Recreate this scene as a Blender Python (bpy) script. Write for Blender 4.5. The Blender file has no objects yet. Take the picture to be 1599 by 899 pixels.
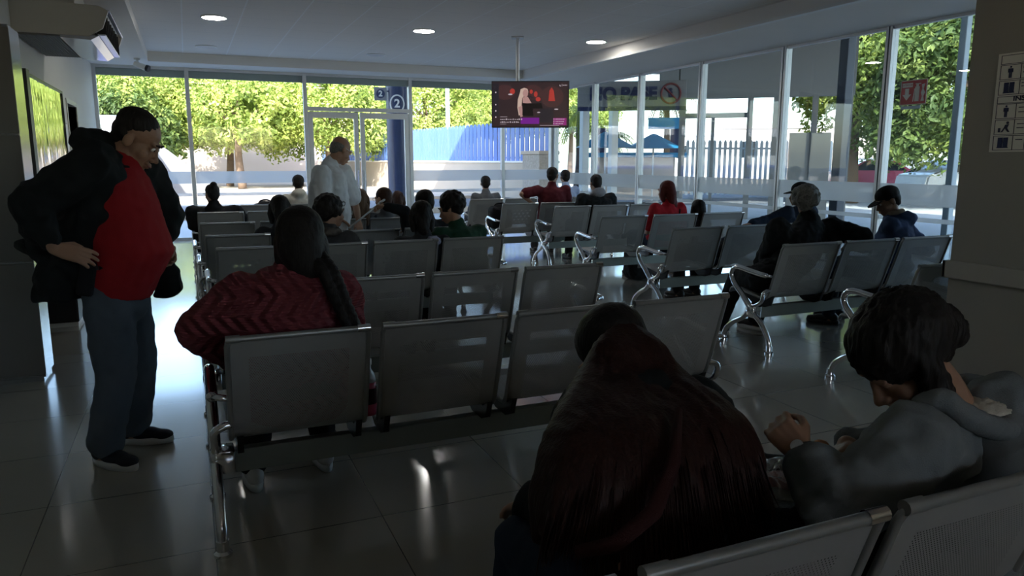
import bpy, bmesh, math, random
from math import sin, cos, pi, radians, sqrt, atan2
from mathutils import Vector, Matrix, Euler, noise
random.seed(7)
SC = bpy.context.scene
C = SC.collection
V = Vector

# ------------------------------------------------------------------ camera, sky, sun, exposure
EYE = 1.47
PITCH, YAW = radians(9.8), radians(23.4)
FPX = 1160.0
cam_d = bpy.data.cameras.new('camera'); cam = bpy.data.objects.new('camera', cam_d); C.objects.link(cam)
cam_d.sensor_width = 36.0; cam_d.lens = FPX / 1599 * 36.0; cam_d.clip_end = 600; cam_d.clip_start = 0.03
FW = V((sin(YAW)*cos(PITCH), cos(YAW)*cos(PITCH), -sin(PITCH)))
RT = V((cos(YAW), -sin(YAW), 0)); UP = RT.cross(FW)
cam.matrix_world = Matrix(((RT.x, UP.x, -FW.x, 0), (RT.y, UP.y, -FW.y, 0), (RT.z, UP.z, -FW.z, EYE), (0, 0, 0, 1)))
SC.camera = cam

w = bpy.data.worlds.new('sky'); SC.world = w; w.use_nodes = True
nt = w.node_tree
sky = nt.nodes.new('ShaderNodeTexSky'); sky.sky_type = 'NISHITA'; sky.sun_disc = False
sky.sun_elevation = radians(40); sky.sun_rotation = radians(205); sky.air_density = 1.0; sky.dust_density = 1.5
bg = nt.nodes['Background']; bg.inputs['Strength'].default_value = 0.42
nt.links.new(sky.outputs[0], bg.inputs['Color'])
sun_d = bpy.data.lights.new('sun', 'SUN'); sun_d.energy = 5.0; sun_d.angle = radians(0.55); sun_d.color = (1.0, 0.93, 0.80)
sun = bpy.data.objects.new('sun', sun_d); C.objects.link(sun)
SUN_TRAVEL = V((0.46, 0.89, -0.80)).normalized()
sun.rotation_euler = SUN_TRAVEL.to_track_quat('-Z', 'Y').to_euler(); sun.location = (-20, -30, 40)

vs = SC.view_settings
vs.view_transform = 'Standard'; vs.look = 'None'; vs.gamma = 1.0; vs.use_curve_mapping = False
vs.exposure = 1.38
SC.cycles.max_bounces = 10; SC.cycles.diffuse_bounces = 5; SC.cycles.glossy_bounces = 5
SC.cycles.transparent_max_bounces = 24; SC.cycles.transmission_bounces = 8
SC.cycles.caustics_reflective = False; SC.cycles.caustics_refractive = False
SC.cycles.sample_clamp_indirect = 4.0
SC.cycles.use_denoising = True

# ------------------------------------------------------------------ helpers
def at(x, y, Y):
    "point on the plane Y=const seen at a place of the 1599x899 photograph"
    d = FW + RT*((x-799.5)/FPX) + UP*((449.5-y)/FPX)
    return V((0, 0, EYE)) + d*(Y/d.y)
def atd(x, y, D):
    "point at a camera depth of D"
    return V((0, 0, EYE)) + (FW + RT*((x-799.5)/FPX) + UP*((449.5-y)/FPX))*D

MATS = {}
def mat(name, col, rough=0.6, metal=0.0, var=0.12, scale=8.0, bump=0.0, bscale=60.0, spec=0.5, coat=0.0, emit=None, estr=0.0):
    if name in MATS: return MATS[name]
    m = bpy.data.materials.new(name); m.use_nodes = True; t = m.node_tree; N = t.nodes; L = t.links
    b = N['Principled BSDF']
    tc = N.new('ShaderNodeTexCoord')
    nz = N.new('ShaderNodeTexNoise'); nz.inputs['Scale'].default_value = scale; nz.inputs['Detail'].default_value = 4
    L.new(tc.outputs['Object'], nz.inputs['Vector'])
    mx = N.new('ShaderNodeMix'); mx.data_type = 'RGBA'
    c = V(col)
    mx.inputs[6].default_value = (*(c*(1-var)), 1); mx.inputs[7].default_value = (*[min(1, k*(1+var)) for k in c], 1)
    L.new(nz.outputs['Fac'], mx.inputs[0]); L.new(mx.outputs[2], b.inputs['Base Color'])
    b.inputs['Roughness'].default_value = rough; b.inputs['Metallic'].default_value = metal
    b.inputs['Specular IOR Level'].default_value = spec; b.inputs['Coat Weight'].default_value = coat
    if bump:
        n2 = N.new('ShaderNodeTexNoise'); n2.inputs['Scale'].default_value = bscale; n2.inputs['Detail'].default_value = 3
        L.new(tc.outputs['Object'], n2.inputs['Vector'])
        bp = N.new('ShaderNodeBump'); bp.inputs['Strength'].default_value = bump; bp.inputs['Distance'].default_value = 0.01
        L.new(n2.outputs['Fac'], bp.inputs['Height']); L.new(bp.outputs[0], b.inputs['Normal'])
    if emit:
        b.inputs['Emission Color'].default_value = (*emit, 1); b.inputs['Emission Strength'].default_value = estr
    MATS[name] = m
    return m

def math_node(t, op, a, b=None):
    n = t.nodes.new('ShaderNodeMath'); n.operation = op
    for i, v in enumerate((a, b)):
        if v is None: continue
        if isinstance(v, (int, float)): n.inputs[i].default_value = v
        else: t.links.new(v, n.inputs[i])
    return n.outputs[0]

def glass_mat(name, tint=(0.9, 0.95, 0.94), refl=1.0, haze=0.0, frost=None):
    m = bpy.data.materials.new(name); m.use_nodes = True; t = m.node_tree; N = t.nodes; L = t.links
    N.remove(N['Principled BSDF']); out = N['Material Output']
    tr = N.new('ShaderNodeBsdfTransparent'); tr.inputs[0].default_value = (*tint, 1)
    gl = N.new('ShaderNodeBsdfGlossy'); gl.inputs['Roughness'].default_value = 0.01
    lw = N.new('ShaderNodeLayerWeight'); lw.inputs['Blend'].default_value = 0.5
    fac = math_node(t, 'ADD', math_node(t, 'MULTIPLY', math_node(t, 'POWER', lw.outputs['Facing'], 5.0), 0.93), 0.045)
    tc = N.new('ShaderNodeTexCoord'); nz = N.new('ShaderNodeTexNoise'); nz.inputs['Scale'].default_value = 1.3
    L.new(tc.outputs['Object'], nz.inputs['Vector'])
    bp = N.new('ShaderNodeBump'); bp.inputs['Strength'].default_value = 0.02; bp.inputs['Distance'].default_value = 0.05
    L.new(nz.outputs['Fac'], bp.inputs['Height']); L.new(bp.outputs[0], gl.inputs['Normal'])
    f = math_node(t, 'MULTIPLY', fac, refl)
    mx = N.new('ShaderNodeMixShader'); L.new(f, mx.inputs[0]); L.new(tr.outputs[0], mx.inputs[1]); L.new(gl.outputs[0], mx.inputs[2])
    res = mx
    if frost:
        df = N.new('ShaderNodeBsdfTranslucent'); df.inputs[0].default_value = (0.75, 0.74, 0.74, 1)
        d2 = N.new('ShaderNodeBsdfDiffuse'); d2.inputs[0].default_value = (0.6, 0.6, 0.6, 1)
        m3 = N.new('ShaderNodeMixShader'); m3.inputs[0].default_value = 0.3; L.new(df.outputs[0], m3.inputs[1]); L.new(d2.outputs[0], m3.inputs[2])
        m2 = N.new('ShaderNodeMixShader'); m2.inputs[0].default_value = frost
        L.new(res.outputs[0], m2.inputs[1]); L.new(m3.outputs[0], m2.inputs[2]); res = m2
    L.new(res.outputs[0], out.inputs[0]); MATS[name] = m
    return m

WS = bpy.data.scenes.new('workshop')   # an empty side scene where shapes are merged
class MB:
    "a bmesh being filled with shapes"
    def __init__(s): s.b = bmesh.new()
    def box(s, lo, hi, bev=0.0, M=None):
        lo, hi = V(lo), V(hi); c = (lo+hi)/2; d = hi-lo
        r = bmesh.ops.create_cube(s.b, size=1.0, matrix=(M or Matrix()) @ Matrix.Translation(c) @ Matrix.Diagonal((*d, 1)))
        if bev:
            es = list({e for v in r['verts'] for e in v.link_edges})
            bmesh.ops.bevel(s.b, geom=es, offset=bev, segments=2, affect='EDGES', profile=0.5)
        return s
    def ell(s, c, r, M=None, seg=16):
        if isinstance(r, (int, float)): r = (r, r, r)
        T = (M or Matrix()) @ Matrix.Translation(V(c)) @ Matrix.Diagonal((*r, 1)); nv = max(6, seg*2//3); new = s.b.verts.new
        lo, hi = new(T @ V((0, 0, -1))), new(T @ V((0, 0, 1)))
        rg = [[new(T @ V((cos(2*pi*k/seg)*sin(pi*j/nv), sin(2*pi*k/seg)*sin(pi*j/nv), -cos(pi*j/nv)))) for k in range(seg)] for j in range(1, nv)]
        for k in range(seg):
            k2 = (k+1) % seg; s.b.faces.new((lo, rg[0][k2], rg[0][k])); s.b.faces.new((hi, rg[-1][k], rg[-1][k2]))
            for a, b in zip(rg, rg[1:]): s.b.faces.new((a[k], a[k2], b[k2], b[k]))
        return s
    def cone(s, p, q, r1, r2, seg=12):
        p, q = V(p), V(q); d = q-p; L = d.length
        if L < 1e-6: return s
        M = Matrix.Translation((p+q)/2) @ d.to_track_quat('Z', 'Y').to_matrix().to_4x4()
        bmesh.ops.create_cone(s.b, cap_ends=True, segments=seg, radius1=r1, radius2=max(r2, 1e-4), depth=L, matrix=M)
        return s
    def chain(s, pts, rs, seg=12, M=None):
        pts = [V(p) for p in pts]
        if M: pts = [M @ p for p in pts]
        if isinstance(rs, (int, float)): rs = [rs]*len(pts)
        for p, r in zip(pts, rs): s.ell(p, r, seg=seg)
        for i in range(len(pts)-1): s.cone(pts[i], pts[i+1], rs[i], rs[i+1], seg)
        return s
    def tube(s, pts, r, seg=8, closed_ends=True):
        "one swept tube through pts; r number or list"
        pts = [V(p) for p in pts]; n = len(pts)
        rs = [r]*n if isinstance(r, (int, float)) else r
        rings = []; ref = None
        for i, p in enumerate(pts):
            d = (pts[min(i+1, n-1)]-pts[max(i-1, 0)]).normalized()
            if ref is None:
                ref = d.orthogonal().normalized()
            ref = (ref - d*ref.dot(d)).normalized(); o = d.cross(ref)
            rings.append([s.b.verts.new(p + (ref*cos(2*pi*k/seg)+o*sin(2*pi*k/seg))*rs[i]) for k in range(seg)])
        for a, b in zip(rings, rings[1:]):
            for k in range(seg): s.b.faces.new((a[k], a[(k+1) % seg], b[(k+1) % seg], b[k]))
        if closed_ends:
            s.b.faces.new(rings[0][::-1]); s.b.faces.new(rings[-1])
        return s
    def loft(s, rings):
        "rings: lists of points of equal length, closed with caps"
        rr = [[s.b.verts.new(V(p)) for p in r] for r in rings]; n = len(rr[0])
        for a, b in zip(rr, rr[1:]):
            for k in range(n): s.b.faces.new((a[k], a[(k+1) % n], b[(k+1) % n], b[k]))
        s.b.faces.new(rr[0][::-1]); s.b.faces.new(rr[-1])
        return s
    def prism(s, poly, h0, h1, M=None):
        "poly in xz, extruded along y"
        M = M or Matrix()
        a = [s.b.verts.new(M @ V((x, h0, z))) for x, z in poly]; b = [s.b.verts.new(M @ V((x, h1, z))) for x, z in poly]; n = len(a)
        for k in range(n): s.b.faces.new((a[k], a[(k+1) % n], b[(k+1) % n], b[k]))
        s.b.faces.new(a[::-1]); s.b.faces.new(b)
        return s
    def mesh(s, name, smooth=None, normals=True):
        if normals: bmesh.ops.recalc_face_normals(s.b, faces=s.b.faces[:])
        me = bpy.data.meshes.new(name); s.b.to_mesh(me); s.b.free()
        if smooth:
            for p in me.polygons: p.use_smooth = True
            if smooth is not True:
                try: me.set_sharp_from_angle(angle=radians(smooth))
                except Exception: pass
        return me

def obj(name, me, m, parent=None, loc=None, smooth=None):
    if isinstance(me, MB): me = me.mesh(name, smooth)
    o = bpy.data.objects.new(name, me); C.objects.link(o)
    if m is not None:
        if not me.materials: me.materials.append(MATS[m] if isinstance(m, str) else m)
    if parent: o.parent = parent
    if loc is not None: o.location = loc
    return o
def tag(o, label, cat, group=None, kind=None):
    o['label'] = label; o['category'] = cat
    if group: o['group'] = group
    if kind: o['kind'] = kind
    return o
def struct(name, me, m, smooth=None):
    o = obj(name, me, m, smooth=smooth); o['kind'] = 'structure'; return o
def empty(name, loc=(0, 0, 0), rz=0.0):
    o = bpy.data.objects.new(name, None); C.objects.link(o); o.location = loc; o.rotation_euler = (0, 0, rz); o.empty_display_size = 0.1
    return o
def copy_tree(o, parent=None):
    c = o.copy(); C.objects.link(c)
    if parent: c.parent = parent
    for ch in list(o.children): copy_tree(ch, c)
    return c
def spline(pts, n=6):
    "Catmull-Rom through pts"
    P = [V(p) for p in pts]; P = [2*P[0]-P[1]] + P + [2*P[-1]-P[-2]]; out = []
    for i in range(1, len(P)-2):
        for k in range(n):
            t = k/n; a, b, c, d = P[i-1:i+3]
            out.append(0.5*((2*b)+(c-a)*t+(2*a-5*b+4*c-d)*t*t+(3*b-a-3*c+d)*t**3))
    out.append(P[-2]); return out
def text_mesh(txt, size, ext=0.002, bold=0.0, align='CENTER'):
    cu = bpy.data.curves.new('txt', 'FONT'); cu.body = txt; cu.size = size; cu.extrude = ext; cu.offset = bold
    cu.align_x = align; cu.align_y = 'CENTER'
    o = bpy.data.objects.new('txt', cu); WS.collection.objects.link(o)
    WS.view_layers[0].update(); dg = WS.view_layers[0].depsgraph; me = bpy.data.meshes.new_from_object(o.evaluated_get(dg))
    bpy.data.objects.remove(o); me.materials.clear()
    return me
def facing(loc, yaw):
    "frame whose local x runs to the viewer's right, z up, -y towards the viewer, for a board seen along yaw"
    return Matrix.Translation(V(loc)) @ Matrix.Rotation(-yaw, 4, 'Z')

# ------------------------------------------------------------------ materials
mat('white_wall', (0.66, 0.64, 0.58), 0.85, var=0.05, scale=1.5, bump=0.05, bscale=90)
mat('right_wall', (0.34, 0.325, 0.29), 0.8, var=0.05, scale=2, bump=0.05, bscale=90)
mat('rail', (0.42, 0.40, 0.36), 0.5, var=0.05)
mat('soffit', (0.82, 0.79, 0.74), 0.8, var=0.04, scale=2)
mat('aluminium', (0.62, 0.64, 0.66), 0.4, 0.35, var=0.05)
mat('chrome', (0.72, 0.73, 0.75), 0.12, 1.0, var=0.04)
mat('beam', (0.24, 0.28, 0.27), 0.45, 0.2, var=0.1)
mat('black_plastic', (0.015, 0.015, 0.016), 0.45)
mat('black_metal', (0.02, 0.02, 0.022), 0.35, 0.4)
mat('beige_plastic', (0.52, 0.49, 0.42), 0.5, var=0.04)
mat('glossy_plastic', (0.46, 0.48, 0.55), 0.12, var=0.03)
mat('grille', (0.22, 0.21, 0.19), 0.6, bump=0.8, bscale=160)
mat('kiosk', (0.16, 0.15, 0.135), 0.5, var=0.15, scale=3, bump=0.08, bscale=200)
mat('kiosk_side', (0.30, 0.30, 0.30), 0.18, 0.7, var=0.05)
mat('white_paint', (0.80, 0.80, 0.78), 0.5, var=0.03)
mat('paper', (0.78, 0.76, 0.70), 0.7, var=0.03)
mat('ink', (0.03, 0.03, 0.07), 0.7)
mat('navy_ink', (0.015, 0.022, 0.09), 0.5)
mat('sign_red', (0.42, 0.015, 0.02), 0.35, var=0.04)
mat('slate', (0.05, 0.065, 0.10), 0.45, var=.1)
mat('asphalt', (0.20, 0.21, 0.235), 0.9, var=0.2, scale=3, bump=0.4, bscale=200)
mat('concrete', (0.50, 0.44, 0.38), 0.9, var=0.1, scale=1.2, bump=0.2, bscale=40)
mat('platform', (0.55, 0.56, 0.58), 0.7, var=0.08, scale=2)
mat('warm_wall', (0.66, 0.56, 0.50), 0.9, var=0.08, scale=0.8, bump=0.2, bscale=20)
mat('header', (0.46, 0.50, 0.48), 0.6, var=.06)
mat('grey_annex', (0.26, 0.26, 0.25), 0.8, var=0.05, scale=1)
mat('annex_panel', (0.27, 0.275, 0.29), 0.7, var=0.05, scale=1)
mat('bar_blue', (0.13, 0.24, 0.62), 0.45, var=0.06)
mat('bar_light', (0.36, 0.55, 0.80), 0.45, var=0.06)
mat('column_blue', (0.026, 0.042, 0.105), 0.35, var=0.15, scale=4)
mat('bark', (0.20, 0.14, 0.10), 0.95, var=0.3, scale=12, bump=0.6, bscale=30)
mat('palm_dry', (0.42, 0.30, 0.16), 0.9, var=0.3)
mat('lamp', (0.9, 0.9, 0.88), 0.5, emit=(1.0, 0.97, 0.92), estr=27.0)
mat('lamp_off', (0.62, 0.62, 0.62), 0.4)
mat('bus_white', (0.80, 0.82, 0.86), 0.3, coat=0.5)
mat('bus_blue', (0.05, 0.10, 0.45), 0.3)
mat('red_light', (0.55, 0.02, 0.02), 0.25)
mat('dark_glass', (0.02, 0.025, 0.03), 0.05)
mat('car_pink', (0.62, 0.10, 0.16), 0.25, coat=0.6)
mat('tyre', (0.02, 0.02, 0.02), 0.8)
mat('kiosk_blue', (0.03, 0.28, 0.55), 0.4)
mat('stone', (0.40, 0.37, 0.34), 0.9, var=0.35, scale=14, bump=0.5, bscale=25)
mat('yellow_paint', (0.62, 0.47, 0.10), 0.7, var=0.1)
mat('pale_blue_pole', (0.50, 0.62, 0.74), 0.5)

def leaf_mat(name, a, b, c):
    m = bpy.data.materials.new(name); m.use_nodes = True; t = m.node_tree; N = t.nodes; L = t.links
    bs = N['Principled BSDF']; tc = N.new('ShaderNodeTexCoord'); nz = N.new('ShaderNodeTexNoise')
    nz.inputs['Scale'].default_value = 1.1; nz.inputs['Detail'].default_value = 6; L.new(tc.outputs['Object'], nz.inputs['Vector'])
    rp = N.new('ShaderNodeValToRGB'); rp.color_ramp.elements[0].position = 0.32; rp.color_ramp.elements[0].color = (*a, 1)
    rp.color_ramp.elements[1].position = 0.52; rp.color_ramp.elements[1].color = (*b, 1)
    e = rp.color_ramp.elements.new(0.68); e.color = (*c, 1)
    L.new(nz.outputs['Fac'], rp.inputs[0]); L.new(rp.outputs[0], bs.inputs['Base Color']); bs.inputs['Roughness'].default_value = 0.55
    tl = N.new('ShaderNodeBsdfTranslucent'); L.new(rp.outputs[0], tl.inputs[0])
    mx = N.new('ShaderNodeMixShader'); mx.inputs[0].default_value = 0.3
    L.new(bs.outputs[0], mx.inputs[1]); L.new(tl.outputs[0], mx.inputs[2]); L.new(mx.outputs[0], N['Material Output'].inputs[0])
    MATS[name] = m
leaf_mat('leaf', (0.16, 0.24, 0.05), (0.40, 0.50, 0.11), (0.68, 0.70, 0.22))
leaf_mat('leaf_dark', (0.06, 0.11, 0.03), (0.14, 0.21, 0.05), (0.36, 0.42, 0.10))

def floor_mat():
    m = bpy.data.materials.new('floor_tiles'); m.use_nodes = True; t = m.node_tree; N = t.nodes; L = t.links
    b = N['Principled BSDF']; tc = N.new('ShaderNodeTexCoord'); sx = N.new('ShaderNodeSeparateXYZ'); L.new(tc.outputs['Object'], sx.inputs[0])
    def seam(sock, off):
        f = math_node(t, 'FRACT', math_node(t, 'MULTIPLY', math_node(t, 'ADD', sock, off), 1/0.65))
        d = math_node(t, 'ABSOLUTE', math_node(t, 'SUBTRACT', f, 0.5))
        return math_node(t, 'GREATER_THAN', d, 0.5-0.0035)
    s = math_node(t, 'MAXIMUM', seam(sx.outputs[0], 20*.65-.655), seam(sx.outputs[1], 20*.65-.28))
    nz = N.new('ShaderNodeTexNoise'); nz.inputs['Scale'].default_value = 0.9; nz.inputs['Detail'].default_value = 5; L.new(tc.outputs['Object'], nz.inputs['Vector'])
    c = N.new('ShaderNodeMix'); c.data_type = 'RGBA'; c.inputs[6].default_value = (0.36, 0.33, 0.28, 1); c.inputs[7].default_value = (0.46, 0.43, 0.37, 1); L.new(nz.outputs['Fac'], c.inputs[0])
    c2 = N.new('ShaderNodeMix'); c2.data_type = 'RGBA'; c2.inputs[7].default_value = (0.09, 0.08, 0.07, 1); L.new(c.outputs[2], c2.inputs[6]); L.new(s, c2.inputs[0])
    L.new(c2.outputs[2], b.inputs['Base Color']); b.inputs['Specular IOR Level'].default_value = .8; b.inputs['Coat Weight'].default_value = 1.0; b.inputs['Coat Roughness'].default_value = .10; b.inputs['Coat IOR'].default_value = 1.6
    r = N.new('ShaderNodeMapRange'); r.inputs['To Min'].default_value = 0.15; r.inputs['To Max'].default_value = 0.28; L.new(nz.outputs['Fac'], r.inputs['Value']); L.new(r.outputs[0], b.inputs['Roughness'])
    n2 = N.new('ShaderNodeTexNoise'); n2.inputs['Scale'].default_value = 3.0; L.new(tc.outputs['Object'], n2.inputs['Vector'])
    bp = N.new('ShaderNodeBump'); bp.inputs['Strength'].default_value = 0.05; bp.inputs['Distance'].default_value = 0.02; L.new(n2.outputs['Fac'], bp.inputs['Height']); L.new(bp.outputs[0], b.inputs['Normal'])
    MATS['floor_tiles'] = m
floor_mat()
def ceil_mat():
    m = bpy.data.materials.new('ceiling_panels'); m.use_nodes = True; t = m.node_tree; N = t.nodes; L = t.links
    b = N['Principled BSDF']; tc = N.new('ShaderNodeTexCoord'); sx = N.new('ShaderNodeSeparateXYZ'); L.new(tc.outputs['Object'], sx.inputs[0])
    def seam(sock, off, p, wd):
        f = math_node(t, 'FRACT', math_node(t, 'MULTIPLY', math_node(t, 'ADD', sock, off), 1/p))
        return math_node(t, 'GREATER_THAN', math_node(t, 'ABSOLUTE', math_node(t, 'SUBTRACT', f, 0.5)), 0.5-wd)
    s = seam(sx.outputs[0], 20*.69-.075, 0.69, 0.012)
    s2 = seam(sx.outputs[1], 20*.69-.1, 0.69, 0.004)
    nz = N.new('ShaderNodeTexNoise'); nz.inputs['Scale'].default_value = 60; L.new(tc.outputs['Object'], nz.inputs['Vector'])
    c = N.new('ShaderNodeMix'); c.data_type = 'RGBA'; c.inputs[6].default_value = (0.79, 0.76, 0.72, 1); c.inputs[7].default_value = (0.89, 0.86, 0.82, 1); L.new(nz.outputs['Fac'], c.inputs[0])
    c2 = N.new('ShaderNodeMix'); c2.data_type = 'RGBA'; c2.inputs[7].default_value = (0.92, 0.92, 0.92, 1); L.new(c.outputs[2], c2.inputs[6]); L.new(s, c2.inputs[0])
    c3 = N.new('ShaderNodeMix'); c3.data_type = 'RGBA'; c3.inputs[7].default_value = (0.56, 0.56, 0.57, 1); L.new(c2.outputs[2], c3.inputs[6]); L.new(s2, c3.inputs[0])
    L.new(c3.outputs[2], b.inputs['Base Color']); b.inputs['Roughness'].default_value = 0.7
    MATS['ceiling_panels'] = m
ceil_mat()
def perforated_mat():
    "grey painted steel sheet with staggered round holes inside a plain border (uv in metres)"
    m = bpy.data.materials.new('perforated_steel'); m.use_nodes = True; t = m.node_tree; N = t.nodes; L = t.links
    b = N['Principled BSDF']; uv = N.new('ShaderNodeUVMap'); sx = N.new('ShaderNodeSeparateXYZ'); L.new(uv.outputs[0], sx.inputs[0])
    u, v = sx.outputs[0], sx.outputs[1]; P = 0.0085
    vr = math_node(t, 'MULTIPLY', v, 1/(P*0.866))
    row = math_node(t, 'FLOOR', vr)
    par = math_node(t, 'MULTIPLY', math_node(t, 'MODULO', row, 2.0), 0.5)
    fu = math_node(t, 'SUBTRACT', math_node(t, 'FRACT', math_node(t, 'ADD', math_node(t, 'MULTIPLY', u, 1/P), par)), 0.5)
    fv = math_node(t, 'MULTIPLY', math_node(t, 'SUBTRACT', math_node(t, 'FRACT', vr), 0.5), 0.866)
    d2 = math_node(t, 'ADD', math_node(t, 'MULTIPLY', fu, fu), math_node(t, 'MULTIPLY', fv, fv))
    hole = math_node(t, 'LESS_THAN', d2, 0.20*0.20)
    inside = math_node(t, 'MULTIPLY', math_node(t, 'LESS_THAN', math_node(t, 'ABSOLUTE', u), 0.185),
                       math_node(t, 'MULTIPLY', math_node(t, 'GREATER_THAN', v, 0.06), math_node(t, 'LESS_THAN', v, 0.90)))
    solid_bend = math_node(t, 'GREATER_THAN', math_node(t, 'ABSOLUTE', math_node(t, 'SUBTRACT', v, 0.44)), 0.055)
    hole = math_node(t, 'MULTIPLY', hole, math_node(t, 'MULTIPLY', inside, solid_bend))
    nz = N.new('ShaderNodeTexNoise'); nz.inputs['Scale'].default_value = 7; nz.inputs['Detail'].default_value = 6; L.new(uv.outputs[0], nz.inputs['Vector'])
    c = N.new('ShaderNodeMix'); c.data_type = 'RGBA'; c.inputs[6].default_value = (0.29, 0.295, 0.29, 1); c.inputs[7].default_value = (0.36, 0.365, 0.36, 1); L.new(nz.outputs['Fac'], c.inputs[0])
    L.new(c.outputs[2], b.inputs['Base Color']); b.inputs['Metallic'].default_value = 0.25; b.inputs['Roughness'].default_value = 0.40
    tr = N.new('ShaderNodeBsdfTransparent'); mx = N.new('ShaderNodeMixShader')
    L.new(hole, mx.inputs[0]); L.new(b.outputs[0], mx.inputs[1]); L.new(tr.outputs[0], mx.inputs[2]); L.new(mx.outputs[0], N['Material Output'].inputs[0])
    MATS['perforated_steel'] = m
perforated_mat()
mat('seat_frame', (0.28, 0.285, 0.28), 0.33, 0.45, var=0.08)
glass_mat('front_glass', (0.93, 0.95, 0.95), 0.25)
glass_mat('side_glass', (0.72, 0.78, 0.80), 0.9)
glass_mat('frosted_film', (0.9, 0.9, 0.9), 0.5, frost=0.62)

# ------------------------------------------------------------------ the room
XL, XR, YF, YB = -1.38, 7.5, 15.0, -4.5
ZC, ZS = 3.25, 3.09
struct('floor', MB().box((XL-.2, YB-.2, -0.12), (XR+.2, YF+.15, 0)), 'floor_tiles')
struct('ceiling', MB().box((-.47, YB, ZC), (6.38, 14.22, ZC+.1)), 'ceiling_panels')
struct('trim_1', MB().box((XL, YB, ZS), (-.47, YF, ZC+.3)), 'soffit')
struct('trim_2', MB().box((-.47, 14.22, ZS), (XR, YF, ZC+.3)), 'soffit')
b = MB(); b.prism([(6.38, 3.06), (7.62, 2.95), (7.62, 3.55), (6.38, 3.55)], YB, 14.22); struct('trim_3', b, 'soffit')
b = MB().box((6.34, YB, 3.05), (6.42, 14.22, 3.085)); struct('trim_4', b, 'white_paint')
struct('shade_block', MB().box((-24, YB-.3, 3.62), (XR+1.6, YF+.2, 12.0)), 'grey_annex')  # unseen mass added above the room to shade platform and lane
# left wall with a recessed doorway
DY0, DY1, DZ = 11.45, 12.35, 2.2
b = MB().box((XL-.2, YB, 0), (XL, DY0, 3.6)).box((XL-.2, DY1, 0), (XL, YF, 3.6)).box((XL-.2, DY0, DZ), (XL, DY1, 3.6)).box((XL-.24, DY0, 0), (XL-.2, DY1, DZ))
struct('wall_left', b, 'white_wall')
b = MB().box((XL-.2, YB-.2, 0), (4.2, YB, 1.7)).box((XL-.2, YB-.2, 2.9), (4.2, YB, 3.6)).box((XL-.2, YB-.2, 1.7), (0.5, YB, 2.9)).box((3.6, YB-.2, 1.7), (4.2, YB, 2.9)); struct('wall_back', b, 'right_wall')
b = MB()
for x0, x1 in ((.5, .56), (2.04, 2.10), (3.54, 3.6)): b.box((x0, YB-.12, 1.7), (x1, YB-.06, 2.9))
b.box((.5, YB-.12, 1.7), (3.6, YB-.06, 1.76)).box((.5, YB-.12, 2.84), (3.6, YB-.06, 2.9)); bw = struct('window_14', b, 'aluminium')  # unseen rear opening, added to let in fill light from behind
obj('glass_pane', MB().box((.56, YB-.094, 1.76), (3.54, YB-.086, 2.84)), 'front_glass', bw)
struct('rear_sun_blocker', MB().box((-4, YB-3.4, 3.2), (8, YB-.2, 3.4)), 'soffit')  # unseen slab added to keep direct sun out of the rear opening
struct('rear_walk', MB().box((-30, -40, -.14), (30, YB-.2, -.02)), 'concrete')
CX, CY = 4.0, 2.89
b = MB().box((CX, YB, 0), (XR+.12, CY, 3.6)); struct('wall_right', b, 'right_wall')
b = MB().box((CX-.03, YB, .80), (CX, CY+.03, .90), .008).box((CX-.03, CY, .80), (XR, CY+.03, .90), .008); struct('trim_5', b, 'rail')
struct('trim_6', MB().box((XL-.14, DY0-.06, 0), (XL+.012, DY0, DZ+.06)).box((XL-.14, DY1, 0), (XL+.012, DY1+.06, DZ+.06)).box((XL-.14, DY0, DZ), (XL+.012, DY1, DZ+.06)), 'rail')
d = struct('door_1', MB().box((XL-.19, DY0+.02, 0.005), (XL-.15, DY1-.02, DZ-.01), .004), 'kiosk')
obj('door_handle', MB().chain([(XL-.14, DY0+.10, 1.0), (XL-.09, DY0+.10, 1.0), (XL-.09, DY0+.22, 1.0)], .012), 'chrome', d)

# front glazed wall: mullions, header, double door, frosted band
MX = [-1.36, .11, 2.17, 4.24, 6.27, 7.44]
def front_window(i, x0, x1, panes):
    t = MB()
    t.box((x0-.035, YF-.05, 0), (x0+.035, YF+.05, ZS), .004)
    t.box((x0+.035, YF-.04, 0), (x1-.035, YF+.04, .05)).box((x0+.035, YF-.04, ZS-.05), (x1-.035, YF+.04, ZS))
    hp_ = MB().box((x0+.035, YF+.012, 2.93), (x1-.035, YF+.03, ZS-.05)).box((x0+.035, YF+.005, 2.915), (x1-.035, YF+.035, 2.93))
    if panes == 'door': t.box((x0+.035, YF-.045, 2.40), (x1-.035, YF+.045, 2.47))
    o = struct('window_%d' % i, t, 'aluminium')
    g = MB()
    if panes == 'door': g.box((x0+.035, YF-.004, 2.47), (x1-.035, YF+.004, ZS-.05))
    else: g.box((x0+.035, YF-.004, .05), (x1-.035, YF+.004, ZS-.05))
    obj('glass_pane', g, 'front_glass', o); obj('header_panel', hp_, 'header', o)
    if panes != 'door':
        f = MB().box((x0+.04, YF-.012, 1.035), (x1-.04, YF-.007, 1.255)); 
        f.box((x0+.04, YF-.012, .80), (x1-.04, YF-.007, .86))
        obj('frosted_film', f, 'frosted_film', o)
    return o
for i in range(5): front_window(i+1, MX[i], MX[i+1], 'door' if i == 2 else 'fixed')
struct('trim_7', MB().box((7.40, YF-.05, 0), (7.56, YF+.06, ZS)), 'aluminium')
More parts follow.
